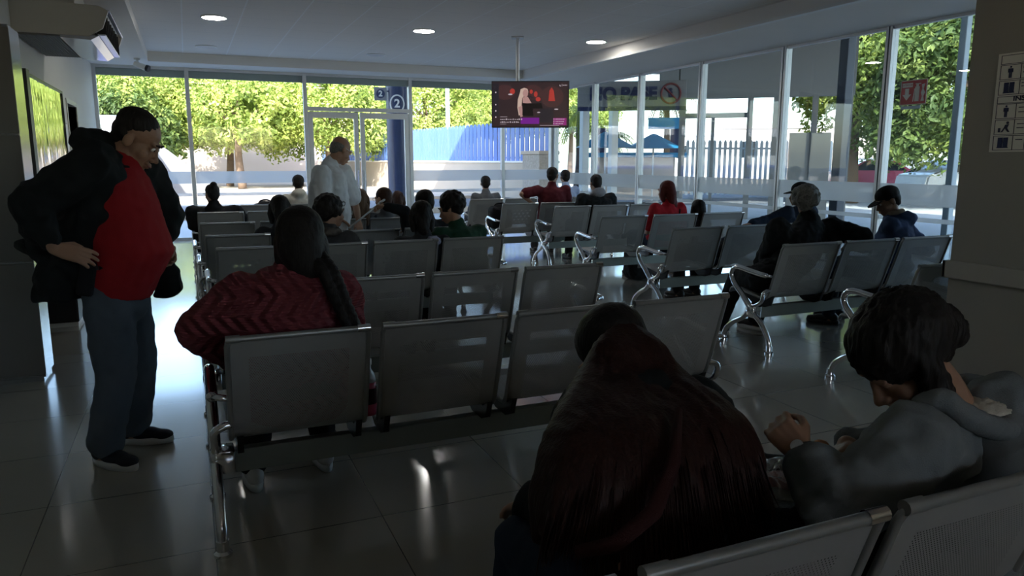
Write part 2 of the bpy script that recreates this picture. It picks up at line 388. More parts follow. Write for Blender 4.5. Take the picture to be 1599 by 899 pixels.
# front double door leaves
for k, (a, c) in enumerate(((2.215, 3.175), (3.215, 4.195))):
    fr = MB()
    fr.box((a, YF-.03, .02), (a+.085, YF+.03, 2.38), .004).box((c-.085, YF-.03, .02), (c, YF+.03, 2.38), .004)
    fr.box((a+.085, YF-.03, 2.27), (c-.085, YF+.03, 2.38)).box((a+.085, YF-.03, .02), (c-.085, YF+.03, .17))
    d = struct('door_%d' % (k+2), fr, 'aluminium')
    obj('glass_pane', MB().box((a+.085, YF-.004, .17), (c-.085, YF+.004, 2.27)), 'front_glass', d)
    hx = c-.04 if k == 0 else a+.04
    obj('door_handle', MB().chain([(hx, YF-.03, .85), (hx, YF-.08, .85), (hx, YF-.08, 1.25), (hx, YF-.03, 1.25)], .012), 'chrome', d)

# right glazed wall
RY = [CY, 4.75, 6.40, 8.05, 9.83, 11.56, 13.2, 14.92]
ZR = 2.95
for i in range(7):
    y0, y1 = RY[i], RY[i+1]
    t = MB()
    for yy in ((y1,) if i else (y0+.03, y1)):
        t.box((XR-.045, yy-.045, 0), (XR+.06, yy-.008, ZR+.05), .003).box((XR-.045, yy+.008, 0), (XR+.06, yy+.045, ZR+.05), .003).box((XR+.0, yy-.008, 0), (XR+.05, yy+.008, ZR+.05))
    t.box((XR-.03, y0+.045, 0), (XR+.03, y1-.045, .06)).box((XR-.03, y0+.045, ZR-.02), (XR+.03, y1-.045, ZR+.05))
    o = struct('window_%d' % (i+6), t, 'aluminium')
    obj('glass_pane', MB().box((XR-.004, y0+.045, .06), (XR+.004, y1-.045, ZR-.02)), 'side_glass', o)
    obj('frosted_film', MB().box((XR-.012, y0+.05, .96), (XR-.007, y1-.05, 1.20)).box((XR-.012, y0+.05, .78), (XR-.007, y1-.05, .83)), 'frosted_film', o)

# dark picture window on the left wall (mirror-like, warped)
def mirror_mat():
    m = bpy.data.materials.new('warped_mirror'); m.use_nodes = True; t = m.node_tree; b = t.nodes['Principled BSDF']
    b.inputs['Metallic'].default_value = 1; b.inputs['Base Color'].default_value = (.62, .64, .60, 1); b.inputs['Roughness'].default_value = .03
    tc = t.nodes.new('ShaderNodeTexCoord'); mp = t.nodes.new('ShaderNodeMapping'); mp.inputs['Scale'].default_value = (1, 2.6, .8)
    nz = t.nodes.new('ShaderNodeTexNoise'); nz.inputs['Scale'].default_value = 1.6; nz.inputs['Detail'].default_value = 1.5
    t.links.new(tc.outputs['Object'], mp.inputs[0]); t.links.new(mp.outputs[0], nz.inputs['Vector'])
    bp = t.nodes.new('ShaderNodeBump'); bp.inputs['Strength'].default_value = .35; bp.inputs['Distance'].default_value = .06
    t.links.new(nz.outputs['Fac'], bp.inputs['Height']); t.links.new(bp.outputs[0], b.inputs['Normal']); MATS['warped_mirror'] = m
mirror_mat()
b = MB(); y0, y1, z0, z1 = 8.75, 11.0, .75, 2.28
b.box((XL, y0-.16, z0-.06), (XL+.035, y0, z1+.05)).box((XL, y1, z0-.06), (XL+.02, y1+.03, z1+.03)).box((XL, y0, z0-.06), (XL+.02, y1, z0)).box((XL, y0, z1), (XL+.02, y1, z1+.03))
o = struct('window_13', b, 'black_plastic')
obj('mirror_pane', MB().box((XL+.004, y0, z0), (XL+.012, y1, z1)), 'warped_mirror', o)

# ------------------------------------------------------------------ outside
struct('platform', MB().box((-14, YF+.15, -.12), (30, 20.2, -.005)), 'platform')
struct('side_walk', MB().box((XR+.2, -40, -.12), (30, YF+.15, -.008)), 'platform')
struct('bus_lane', MB().box((-60, 20.2, -.3), (90, 29.6, -.14)), 'asphalt')
struct('yard', MB().box((-90, 29.6, -.3), (130, 120, -.02)), 'concrete')
struct('street', MB().box((30, -40, -.3), (130, 29.6, -.03)), 'concrete')
struct('lane_canopy_and_shade_bay', MB().box((3.2, 17.6, 5.2), (30, 24.2, 5.5)).box((6.5, 24.2, 5.2), (30, 28.8, 5.5)), 'grey_annex')  # canopy over the blue column; unseen outer bay added to shade the fence
struct('side_shade_slab', MB().box((XR+1.65, -3.0, 4.7), (15.8, 17.3, 5.0)), 'grey_annex')  # unseen slab added to keep the entrance frame and hanging sign in shade
b = MB()
for x0, x1 in ((-14, 3.4), (3.9, 9.2)): b.box((x0, 19.98, -.005), (x1, 20.18, .16), .02)
tag(obj('kerb', b, 'concrete'), 'pale raised kerb along the edge of the boarding platform', 'kerb')

# blue boarding column with its plate
cx, cy = 4.85, 18.3
col = empty('boarding_column', (cx, cy, 0)); tag(col, 'round blue column marked 2 beyond the glass double door', 'column')
obj('shaft', MB().cone((0, 0, 0), (0, 0, 5.2), .27, .27, 32), 'column_blue', col, smooth=40)
obj('foot_collar', MB().cone((0, 0, 0), (0, 0, .12), .33, .33, 32), 'column_blue', col, smooth=40)
va = atan2(cx, cy)
pp = at(594, 146.5, 18.2)
pl = obj('number_plate', MB().box((-.15, -.02, -.155), (.15, .02, .155), .004), 'annex_panel', col, loc=(pp.x-cx, pp.y-cy, pp.z)); pl.rotation_euler = (0, 0, -va*.6)
obj('plate_arm', MB().box((.1, .0, .05), (.40, .02, .08)), 'column_blue', pl)
def disc(r, y, th=.004, seg=32): 
    m = MB(); m.cone((0, y, 0), (0, y-th, 0), r, r, seg); return m
obj('number_disc', disc(.105, -.021), 'column_blue', pl)
t = obj('numeral', text_mesh('2', .185, .003, .006), 'white_paint', pl, loc=(0, -.03, 0)); t.rotation_euler = (pi/2, 0, 0)
r = MB(); n = 48
pts = [(.27*sin(.62*sin(2*pi*k/n)-va)+0, -.276*cos(.62*sin(2*pi*k/n)-va), 2.80+.20*cos(2*pi*k/n)) for k in range(n+1)]
r.tube(pts, .018, 6); obj('number_ring', r, 'white_paint', col)
t = obj('numeral', text_mesh('2', .27, .012, .008), 'white_paint', col, loc=(.282*sin(-va), -.282*cos(-va), 2.80)); t.rotation_euler = (pi/2, 0, -va*1.0)

# blue bar fence on a retaining wall, running towards us from left to right
FA, FB = atd(455, 249, 56), atd(868, 252, 27.5)
FA.z = FB.z = 0
fd = (FB-FA); FL = fd.length; fu = fd.normalized(); fang = atan2(fu.y, fu.x)
fence = empty('bar_fence', FA, fang); tag(fence, 'long fence of upright blue bars on a pale retaining wall across the lane', 'fence')
fz0 = 1.42
obj('retaining_wall', MB().box((0, -.12, -.05), (FL, .12, fz0-.08)), 'concrete', fence)
obj('coping', MB().box((0, -.18, fz0-.08), (FL, .18, fz0), .02), 'white_paint', fence)
obj('rail', MB().box((0, -.03, fz0+.1), (FL, .03, fz0+.16)).box((0, -.03, fz0+1.05), (FL, .03, fz0+1.11)), 'bar_blue', fence)
nb = 100; me_b = None
for k in range(nb):
    if me_b is None:
        m = MB(); m.prism([(-.14, 0), (.14, 0), (.14, 1.42), (.07, 1.54), (-.07, 1.54), (-.14, 1.42)], -.05, -.02); me_b = m.mesh('bar')
        me_b.materials.append(MATS['bar_blue'])
    o = bpy.data.objects.new('bar', me_b); C.objects.link(o); o.parent = fence; o.location = ((k+.5)*FL/nb, 0, fz0)
# stone gate pier beside it
p = atd(843, 262, 27); p.z = 0
o = empty('stone_pier', p, fang); tag(o, 'squat grey stone pier at the near end of the blue fence', 'pier')
obj('pier_block', MB().box((-.55, -.4, 0), (.55, .4, 1.65), .02), 'stone', o); obj('pier_cap', MB().box((-.6, -.45, 1.65), (.6, .45, 1.78), .02), 'concrete', o)

# white garden wall at the far left, with a grey ramp block and a bus
struct('yard_wall', MB().box((-34, 51.5, -.05), (14, 51.8, 4.2)), 'warm_wall')
o = MB(); o.prism([(-3.2, 0), (2.6, 0), (.2, 2.0), (-3.2, 2.0)], 0, 1.2); 
tag(obj('concrete_ramp', o, 'annex_panel', loc=(-1.0, 33.2, -.02)), 'grey sloped concrete block behind the parked bus', 'ramp')
b = MB(); b.box((-1.0, 32.0, -.02), (7, 32.3, .14), .02); tag(obj('kerb', b, 'concrete'), 'sunlit straight kerb at the foot of the garden wall', 'kerb')

bus = empty('parked_bus', (-4.6, 29.8, 0)); tag(bus, 'white and blue bus with red tail lights parked left of the trees', 'bus')
b = MB(); b.box((-8.5, 0, .45), (2.95, 2.4, 3.0), .18); obj('bus_body', b, 'bus_white', bus, smooth=40)
obj('skirt', MB().box((-8.52, -.02, .40), (2.97, 2.42, 1.25), .1), 'bus_blue', bus)
obj('side_window', MB().box((-8.0, -.015, 1.7), (2.0, .02, 2.6), .05), 'dark_glass', bus)
for y in (.12, 2.05): obj('tail_light', MB().box((2.94, y, 1.15), (3.0, y+.24, 1.75), .03), 'red_light', bus)
obj('rear_window', MB().box((2.93, .3, 1.8), (2.965, 2.1, 2.7), .05), 'dark_glass', bus)
for x in (-6.5, .6):
    for y in (.15, 2.25):
        w_ = obj('wheel', MB().cone((x, y-.13, .5), (x, y+.13, .5), .5, .5, 24), 'tyre', bus, smooth=40)

# trees
def crown_mesh(name, rx, rz, nclump, nleaf, leaf, seed, droop=0.0):
    R = random.Random(seed); vs_, fs = [], []
    for c in range(nclump):
        u = R.uniform(0, 2*pi); v = R.uniform(-.75, 1); q = sqrt(1-v*v); rr = R.uniform(.62, 1.0)
        cc = V((rx*q*cos(u)*rr, rx*q*sin(u)*rr, rz*v*rr)); cr = R.uniform(.16, .28)*rx
        if droop: cc.z -= droop*R.random()*q
        for k in range(nleaf):
            d = V((R.gauss(0, 1), R.gauss(0, 1), R.gauss(0, .8))); d = d.normalized()*cr*R.uniform(.55, 1.05)
            p = cc+d; n_ = (d.normalized()+V((R.gauss(0, .6), R.gauss(0, .6), R.gauss(0, .6)+.4))).normalized()
            t_ = n_.orthogonal().normalized(); t_.rotate(Matrix.Rotation(R.uniform(0, 6.28), 3, n_)); s_ = n_.cross(t_)
            l = leaf*R.uniform(.6, 1.3); i = len(vs_)
            vs_ += [p-t_*l, p-s_*l*.45+n_*l*.12, p+t_*l, p+s_*l*.45+n_*l*.12]; fs.append((i, i+1, i+2, i+3))
    me = bpy.data.meshes.new(name); me.from_pydata(vs_, [], fs); return me
def tree(loc, H, rx, rz, seed, label, group=None, m='leaf', dens=(110, 80), leaf=.22, me=None, droop=0.0):
    t = empty('leafy_tree', loc, random.Random(seed).uniform(0, 6)); tag(t, label, 'tree', group)
    R = random.Random(seed); b = MB(); zc = H-rz
    b.tube(spline([(0, 0, 0), (.1, .05, zc*.45), (-.05, .1, zc*.9), (0, 0, zc+rz*.4)]), [.22*(1-.65*k/18) for k in range(19)], 10)
    for k in range(6):
        a = k*1.05+R.uniform(-.3, .3); b.tube(spline([(0, .05, zc*R.uniform(.5, .85)), (rx*.35*cos(a), rx*.35*sin(a), zc), (rx*.75*cos(a), rx*.75*sin(a), zc+rz*R.uniform(-.1, .5))], 5), [.11*(1-.7*j/10) for j in range(11)], 7)
    obj('trunk', b, 'bark', t, smooth=True)
    if me is None: me = crown_mesh('foliage', rx, rz, dens[0], dens[1], leaf, seed, droop)
    o = obj('foliage', me, m, t, loc=(0, 0, zc)); return t, me
rowT = [(-9.5, 46, 6.9, 'first from the left'), (-3.6, 44, 7.1, 'second from the left'), (2.2, 45, 7.4, 'above the low sunlit wall'), (7.2, 42.5, 7.0, 'with its bare forked trunk by the wall'),
        (14.2, 47, 7.8, 'behind the door and blue column'), (20.6, 50, 8.4, 'right of the blue column'), (27.4, 52, 8.8, 'behind the pale lamp post'), (-15.9, 47, 7.4, 'at the far left end')]
cm = [None, None, None]
for k, (x, y, h, wl) in enumerate(rowT):
    o, me = tree((x, y, 0), h, 3.7, 2.7, 20+k, 'bright yellow green leafy tree across the lane, '+wl, 'trees across the lane', me=cm[k % 3], dens=(150, 280), leaf=.115, droop=1.0)
    cm[k % 3] = cm[k % 3] or me
tree((2.6, 41.0, 0), 5.6, 2.6, 1.9, 41, 'low leafy tree with pinkish bark against the garden wall', dens=(80, 140), leaf=.13)
tree((-2.4, 40.4, 0), 4.6, 2.4, 1.8, 42, 'low dark bush-like tree behind the grey ramp', m='leaf_dark', dens=(80, 140), leaf=.13)
tree((22.5, 15.3, 0), 7.2, 4.1, 3.0, 43, 'large broad tree outside right glass wall, behind red extinguisher sign', m='leaf_dark', dens=(220, 260), leaf=.11, droop=1.1)
tree((21.0, 19.0, 0), 8.2, 2.7, 2.9, 44, 'yellowish tree beside the slate column outside the right glass', m='leaf', dens=(140, 200), leaf=.11, droop=.8)

# lamp post, slate column, side structure
p = atd(700, 240, 40); o = empty('lamp_post', (p.x, p.y, 0)); tag(o, 'slim pale blue lamp post behind the blue fence', 'lamp post')
obj('post', MB().cone((0, 0, 0), (0, 0, 8.2), .12, .10, 16), 'pale_blue_pole', o, smooth=40); obj('lamp_arm', MB().tube([(0, 0, 8.0), (.5, -.5, 8.4), (1.1, -1.1, 8.4)], .07), 'pale_blue_pole', o)
p = atd(1315, 200, 10.6); o = empty('slate_column', (p.x, p.y, 0)); tag(o, 'slate blue steel column right outside the side glass wall', 'column')
obj('shaft', MB().box((-.075, -.075, 0), (.075, .075, 4.69), .01), 'slate', o); obj('base_plate', MB().box((-.16, -.16, 0), (.16, .16, .03)), 'slate', o)
p = atd(1497, 160, 9.2); o = empty('white_post', (p.x, p.y, 0)); tag(o, 'pale bluish square post outside the glass near the dark wall', 'post')
obj('shaft', MB().box((-.045, -.045, 0), (.045, .045, 4.69), .01), 'pale_blue_pole', o); obj('base_plate', MB().box((-.12, -.12, 0), (.12, .12, .03)), 'pale_blue_pole', o)

# grey entrance structure with openings, beyond the side glass
AY = YAW+math.atan((1170-799.5)/FPX)
ap = atd(1170, 249, 18.5); AO = V((ap.x, ap.y, 0)); AM = facing(AO, AY)
ppm = FPX/18.5*1.05
def ax(px): return (px-1170)/ppm
def az(py): return 1.47+(249-py)/ppm*.985
b = MB()
zt = az(148)
b.box((ax(1020), 0, zt), (ax(1322), .3, 4.4))
for x0, x1 in ((1055, 1064), (1163, 1172), (1203, 1223), (1262, 1270), (1304, 1320)): b.box((ax(x0), 0, 0), (ax(x1), .3, zt))
b.box((ax(1064), .05, az(180)), (ax(1163), .2, az(172)))
b.box((ax(1230), .04, 0), (ax(1292), .2, az(206)))
b.box((ax(1107), .05, 0), (ax(1112), .2, az(180)))
me = b.mesh('entrance_frame')
o = struct('entrance_frame', me, 'grey_annex'); o.matrix_world = AM
mat('ring_red', (.22, .035, .035), .6)
# hanging sign board
sp = atd(978, 147, 16.6); sy = YAW+math.atan((978-799.5)/FPX)
sign = empty('hanging_sign', sp); sign.matrix_world = facing(sp, sy); tag(sign, 'long grey hanging board with dark blue letters and prohibition mark beyond the side glass', 'sign')
q = FPX/16.6
obj('board', MB().box((-76/q, 0, -19/q), (92/q, .08, 20/q), .01), 'annex_panel', sign)
obj('lower_band', MB().box((-76/q, -.006, -25/q), (92/q, .086, -19/q)), 'navy_ink', sign)
t = obj('lettering', text_mesh('NO PASE', .37, .004, .020), 'navy_ink', sign, loc=(-5/q, -.01, 0)); t.rotation_euler = (pi/2, 0, 0); t.scale = (1.0, 1, 1)
rg = MB().tube([(.21*cos(2*pi*k/32), 0, .21*sin(2*pi*k/32)) for k in range(33)], .022, 6); rg.tube([(-.15, 0, .15), (.15, 0, -.15)], .02, 6)
obj('prohibition_ring', rg, 'ring_red', sign, loc=(68/q, -.02, 0))
fg = MB().ell((0, 0, .09), (.035, .006, .035)).box((-.04, -.006, -.09), (.04, .006, .05), .01); obj('walking_figure', fg, 'navy_ink', sign, loc=(68/q, -.012, 0))
obj('hanger', MB().box((-60/q, .02, 20/q), (-58/q, .06, 4.69-sp.z)).box((80/q, .02, 20/q), (82/q, .06, 4.69-sp.z)), 'black_metal', sign)
# white sliding door frames under the sign
for k, px in enumerate((912, 957)):
    p = atd(px, 240, 18.5); o = empty('gate_post', (p.x, p.y, 0)); tag(o, ['white gate post, left one under the hanging sign', 'white gate post, right one under the hanging sign'][k], 'post', 'gate posts')
    obj('shaft', MB().box((-.09, -.09, 0), (.09, .09, 2.75), .008), 'white_paint', o); obj('base_plate', MB().box((-.15, -.15, 0), (.15, .15, .03)), 'white_paint', o)
# snack stall, umbrellas, palms, houses beyond
def D(px, py, dd):
    p = atd(px, py, dd); return V((p.x, p.y, 0))
def yaw_at(px): return YAW+math.atan((px-799.5)/FPX)
o = empty('snack_stall', D(1002, 240, 27)); o.matrix_world = facing(D(1002, 240, 27), yaw_at(1002)); tag(o, 'cream snack stall with bright blue roof band beyond the side gate', 'stall')
obj('counter', MB().box((-1.6, 0, 0), (1.2, 1.6, 1.55), .02), 'warm_wall', o); obj('roof_band', MB().box((-1.9, -.3, 1.55), (1.6, 1.9, 1.72), .02), 'kiosk_blue', o)
obj('side_panel', MB().box((1.0, .1, 1.72), (1.5, .3, 2.6)).box((-1.6, .1, 1.72), (-1.3, .3, 2.6)), 'navy_ink', o)
obj('upper_sign', MB().box((.2, -.1, 2.55), (1.5, .1, 2.95), .02), 'kiosk_blue', o)
for k, (px, dd) in enumerate(((945, 24), (1020, 25.5))):
    o = empty('patio_umbrella', D(px, 240, dd)); tag(o, ['blue patio umbrella on the left of the snack stall', 'blue patio umbrella on the right of the snack stall'][k], 'umbrella', 'patio umbrellas')
    obj('pole', MB().cone((0, 0, 0), (0, 0, 2.25), .03, .03), 'white_paint', o); obj('canopy', MB().cone((0, 0, 1.85), (0, 0, 2.35), 1.0, .05, 8), 'kiosk_blue', o)
    obj('foot', MB().cone((0, 0, 0), (0, 0, .08), .25, .22, 20), 'stone', o)
def palm(loc, H, label, m='palm_dry', n=26, L=1.3):
    t = empty('palm_tree', loc); tag(t, label, 'palm')
    obj('trunk', MB().tube(spline([(0, 0, 0), (.12, 0, H*.4), (.05, 0, H)], 8), [.16-.06*k/16 for k in range(17)], 10), 'bark', t, smooth=True)
    R = random.Random(int(H*100)); b = MB()
    for k in range(n):
        a = k*2.4; e = R.uniform(-.9, .9); pts = [V((0, 0, H))]; d = V((cos(a)*cos(e), sin(a)*cos(e), sin(e)))
        for j in range(6): d.z -= .22; d.normalize(); pts.append(pts[-1]+d*L/6)
        sd = V((-sin(a), cos(a), 0))
        for j in range(6):
            for s_ in (-1, 1):
                for f in (.0, .5):
                    p0 = pts[j].lerp(pts[j+1], f); p1 = p0+sd*s_*.28*(1.1-j/7)+d*.15-V((0, 0, .12)); p2 = pts[j].lerp(pts[j+1], f+.25)
                    vv = [b.b.verts.new(x) for x in (p0, p1, p2)]; b.b.faces.new(vv)
        b.tube(pts, .012, 4)
    me = b.mesh('fronds', normals=False); obj('fronds', me, m, t)
palm(D(1037, 240, 30), 4.0, 'palm with dry straw crown beyond the snack stall')
palm(D(955, 240, 33), 2.6, 'short green palm left of the snack stall', 'leaf_dark', 30, 1.1)
palm(D(900, 240, 31), 3.4, 'slim palm just right of the television', 'leaf', 30, 1.5)
def house(px, dd, w_, h, dp, label, m='warm_wall', wins=2):
    o = empty('house', D(px, 240, dd)); o.matrix_world = facing(D(px, 240, dd), yaw_at(px)); tag(o, label, 'house')
    obj('wall', MB().box((-w_/2, 0, 0), (w_/2, dp, h)), m, o); obj('parapet', MB().box((-w_/2-.1, -.1, h), (w_/2+.1, dp+.1, h+.25)), 'white_paint', o)
    for k in range(wins):
        x = -w_/2+w_*(k+.5)/wins; f = obj('window', MB().box((x-.5, -.03, h*.45), (x+.5, .02, h*.8)), 'white_paint', o); obj('pane', MB().box((x-.42, -.04, h*.48), (x+.42, -.028, h*.77)), 'dark_glass', f)
    return o
house(1215, 44, 6.5, 3.3, 5, 'low cream house beyond the pale pickets', wins=2)
house(1100, 58, 7, 3.3, 6, 'white low house with small windows seen through the grey frame', 'white_paint', 2)
house(1345, 58, 7, 3.8, 6, 'cream house behind the broad tree', wins=2)
def pickets(px0, px1, d0, d1, h, n, label, m, tw=.12):
    A, B = D(px0, 240, d0), D(px1, 240, d1); dd = B-A; L = dd.length
    o = empty('picket_fence', A, atan2(dd.y, dd.x)); tag(o, label, 'fence')
    obj('rail', MB().box((0, -.03, .35), (L, .03, .43)).box((0, -.03, h-.4), (L, .03, h-.32)), m, o)
    mm = MB(); mm.prism([(-tw/2, 0), (tw/2, 0), (tw/2, h-.1), (0, h), (-tw/2, h-.1)], -.06, -.03); me = mm.mesh('picket'); me.materials.append(MATS[m])
    for k in range(n):
        c = bpy.data.objects.new('picket', me); C.objects.link(c); c.parent = o; c.location = ((k+.5)*L/n, 0, 0)
pickets(1060, 1300, 31, 33, 2.3, 30, 'pale grey green picket fence across the street', 'pale_blue_pole', .13)
pickets(1300, 1480, 34, 34, 1.6, 40, 'white picket fence under the broad tree', 'white_paint', .12)
struct('far_wall', MB().box((0, 0, 0), (14, .2, 1.5)), 'white_paint').matrix_world = facing(D(1335, 240, 37), yaw_at(1400))

def car(loc, ang, m, label):
    o = empty('parked_car', loc, ang); tag(o, label, 'car')
    prof = [(-2.0, .35), (-2.05, .75), (-1.6, .95), (-.95, 1.02), (-.45, 1.42), (.75, 1.45), (1.35, 1.05), (1.95, .95), (2.05, .55), (1.95, .35)]
    b = MB(); b.prism(prof, -.82, .82); bm_ = b.b; bmesh.ops.bevel(bm_, geom=bm_.edges[:], offset=.06, segments=2, affect='EDGES'); obj('car_body', b, m, o, smooth=40)
    w_ = MB(); w_.prism([(-.85, 1.03), (-.42, 1.37), (.72, 1.40), (1.22, 1.05)], -.835, .835); obj('side_window', w_, 'dark_glass', o)
    w_ = MB(); w_.box((-.5, -.68, -.01), (.1, .68, .02), M=Matrix.Translation((-.66, 0, 1.21)) @ Matrix.Rotation(-radians(50), 4, 'Y')); obj('windscreen', w_, 'dark_glass', o)
    for x in (-1.3, 1.3):
        for y in (-.78, .78):
            k = obj('wheel', MB().cone((x, y-.1, .32), (x, y+.1, .32), .32, .32, 20), 'tyre', o, smooth=40); obj('hub', MB().cone((x, y-.105, .32), (x, y+.105, .32), .18, .18, 16), 'aluminium', k)
    for y in (-.55, .55): obj('headlight', MB().ell((-2.03, y, .72), (.06, .17, .09)), 'bus_white', o)
    obj('bumper', MB().box((-2.12, -.75, .35), (-2.0, .75, .55), .04), m, o)
car(D(1374, 240, 30.5), 2.55, 'car_pink', 'pinkish red car parked outside the right glass wall')
car(D(1505, 240, 26), 2.9, 'bus_white', 'white car partly hidden by the dark wall, outside right glass')

# overhead cables
for k, (z0, z1) in enumerate(((6.2, 6.9), (5.7, 6.1), (7.1, 7.6))):
    A, B = D(900, 240, 36), D(1420, 240, 30)
    pts = [A.lerp(B, t/10)+V((0, 0, z0+(z1-z0)*t/10-.6*sin(pi*t/10))) for t in range(11)]
    tag(obj('overhead_cable', MB().tube(pts, .022, 5), 'black_metal'), ['black overhead cable, middle one of three', 'black overhead cable, lowest of three', 'black overhead cable, highest of three'][k]+' above the street', 'cable', 'overhead cables')

# ------------------------------------------------------------------ fittings in the room
def downlight(x, y, lit, label):
    o = empty('ceiling_light', (x, y, ZC)); tag(o, label, 'ceiling light', 'round ceiling lights')
    rr = MB().tube([(.15*cos(2*pi*k/32), .15*sin(2*pi*k/32), -.004) for k in range(33)], .012, 6); obj('rim', rr, 'white_paint', o)
    obj('diffuser', MB().cone((0, 0, -.001), (0, 0, -.014), .148, .14, 32), 'lamp' if lit else 'lamp_off', o)
for x, y, l, wd in ((.45, 10.55, 1, 'leftmost of the three lit ones'), (3.18, 10.45, 1, 'middle one of the three lit ones'), (5.88, 10.35, 1, 'rightmost of the three lit ones'), (.42, 13.25, 0, 'unlit, near the front windows at left'), (3.12, 13.1, 0, 'unlit, near the front windows at centre')):
    downlight(x, y, l, 'round flat white ceiling light, '+wd)

# television on a ceiling pole
TD = 11.0; tp = atd(828, 163, TD); ty = yaw_at(828); q = FPX/TD
tv = empty('television', tp); tv.matrix_world = facing(tp, ty); tag(tv, 'flat black television hung from the ceiling, showing a singer on stage', 'television')
W_, H_ = 60.5/q, 35.5/q
obj('casing', MB().box((-W_, 0, -H_), (W_, .05, H_), .006).box((-W_*.5, .05, -H_*.6), (W_*.5, .085, H_*.5), .01), 'black_plastic', tv)
px_, pz_ = -20/q, ZC-tp.z
obj('ceiling_pole', MB().cone((px_, .12, -H_*.3), (px_, .12, pz_), .028, .028).box((px_-.09, .03, pz_-.02), (px_+.09, .21, pz_)).box((px_-.12, .05, -.15), (px_+.12, .12, .15)), 'aluminium', tv)
def screen_mat(name, c, s=.55):
    m = mat(name, [k*.3 for k in c], .3, emit=c, estr=s); return m
S1 = screen_mat('screen_dark', (.020, .012, .014)); screen_mat('screen_purple', (.10, .008, .15)); screen_mat('screen_magenta', (.15, .01, .10)); screen_mat('screen_white', (.32, .27, .30))
screen_mat('screen_skin', (.26, .15, .14)); screen_mat('screen_hair', (.34, .25, .21)); screen_mat('screen_black', (.004, .003, .004)); screen_mat('screen_red', (.25, .025, .02)); screen_mat('screen_brown', (.036, .016, .017)); screen_mat('screen_haze', (.013, .011, .015))
sc_ = obj('screen', MB().box((-W_+.014, -.003, -H_+.014), (W_-.014, 0, H_-.014)), 'screen_dark', tv)
def flat(name, polys, m, y):
    b = MB()
    for p in polys: b.prism(p, y, y-.0006)
    return obj(name, b, m, sc_)
def U(u, v): return (-W_+.014+(2*W_-.028)*(u-95)/1250, H_-.014-(2*H_-.028)*(v-95)/715)   # zoomed picture coordinates on the screen
def el(u, v, ru, rv, n=20): return [U(u+ru*cos(2*pi*k/n), v+rv*sin(2*pi*k/n)) for k in range(n)]
def rc(u0, v0, u1, v1): return [U(u0, v0), U(u1, v0), U(u1, v1), U(u0, v1)]
flat('stage_glow', [el(300, 260, 160, 120), el(1080, 330, 190, 170), el(760, 260, 160, 120)], 'screen_brown', -.0032)
flat('stage_floor', [rc(880, 520, 1100, 740)], 'screen_haze', -.0034)
flat('stage_curtain', [rc(100, 110, 200, 640)], 'screen_haze', -.0034)
for p_ in (el(425, 245, 42, 45), el(735, 250, 26, 34), el(810, 290, 30, 45), el(850, 370, 40, 35), [U(1036, 230), U(1070, 183), U(1104, 230), U(1130, 400), U(1020, 400)]): flat('band_player', [p_], 'screen_red', -.0038)
flat('band_light', [el(390, 292, 36, 12), el(1150, 530, 34, 9), el(860, 580, 26, 9), rc(880, 785, 1200, 792)], 'screen_white', -.0040)
flat('singer_hair', [[U(560, 210), U(620, 188), U(672, 205), U(690, 260), U(640, 300), U(585, 350), U(575, 480), U(560, 620), U(530, 630), U(508, 500), U(515, 370), U(545, 280)]], 'screen_hair', -.0042)
flat('singer_skin', [el(640, 275, 44, 62), [U(590, 340), U(680, 330), U(740, 430), U(600, 440)], [U(520, 500), U(585, 470), U(600, 640), U(560, 660)]], 'screen_skin', -.0046)
flat('singer_dress', [[U(595, 430), U(735, 440), U(900, 430), U(930, 520), U(760, 520), U(770, 640), U(590, 630)]], 'screen_black', -.0050)
flat('microphone', [el(715, 330, 34, 16), el(752, 348, 22, 9)], 'screen_haze', -.0052)
flat('caption_bar', [rc(560, 665, 870, 765)], 'screen_purple', -.0054)
flat('caption_panel', [rc(1100, 670, 1320, 785)], 'screen_magenta', -.0054)
R = random.Random(3); tx = []
for v, u0, u1 in ((690, 225, 570), (735, 225, 520)):
    u = u0
    while u < u1:
        ww = R.uniform(10, 24); tx.append(rc(u, v-11, u+ww, v+11) if R.random() < .5 else rc(u, v-4, u+ww, v+9)); u += ww+R.uniform(5, 18)
for v in (688, 725, 760):
    u = 1140; tx.append(rc(1108, v-10, 1120, v+10))
    while u < 1265: ww = R.uniform(10, 26); tx.append(rc(u, v-5, u+ww, v+7)); u += ww+7
tx += [rc(220, 648, 340, 653), rc(220, 766, 320, 770), rc(1200, 140, 1212, 165), rc(1212, 158, 1225, 165), rc(1238, 130, 1246, 165)] + [rc(1258+14*k, 142, 1266+14*k, 156) for k in range(5)] + [el(150, v, 12, 12) for v in (260, 455, 555, 655)]
flat('caption_text', tx, 'screen_white', -.0060)

# air conditioner hung at the left wall
ac = empty('air_conditioner', (XL, 8.3, 2.60)); tag(ac, 'beige air conditioner hung under the ceiling above the mirrored window', 'air conditioner')
b = MB(); Ln = 1.75
b.prism([(0.0, .03), (.62, .02), (.74, .10), (.80, .26), (.72, .30), (0, .32)], 0, .05); b.prism([(0.0, .03), (.62, .02), (.74, .10), (.80, .26), (.72, .30), (0, .32)], Ln-.05, Ln)
b.box((0, .05, .22), (.70, Ln-.05, .31)); b.box((0, .05, .03), (.02, Ln-.05, .3)); obj('housing', b, 'beige_plastic', ac)
obj('top_box', MB().box((0, .06, .31), (.52, Ln-.3, ZS-2.6-.002), .01), 'beige_plastic', ac)
g = MB().box((.02, .06, .012), (.38, Ln-.06, .03)); 
for k in range(14): g.box((.03+.025*k, .07, .006), (.034+.025*k, Ln-.07, .013))
obj('intake_grille', g, 'grille', ac)
b = MB(); b.prism([(.38, .0), (.63, -.012), (.70, .03), (.62, .03), (.38, .03)], .03, Ln-.03); obj('front_panel', b, 'glossy_plastic', ac)
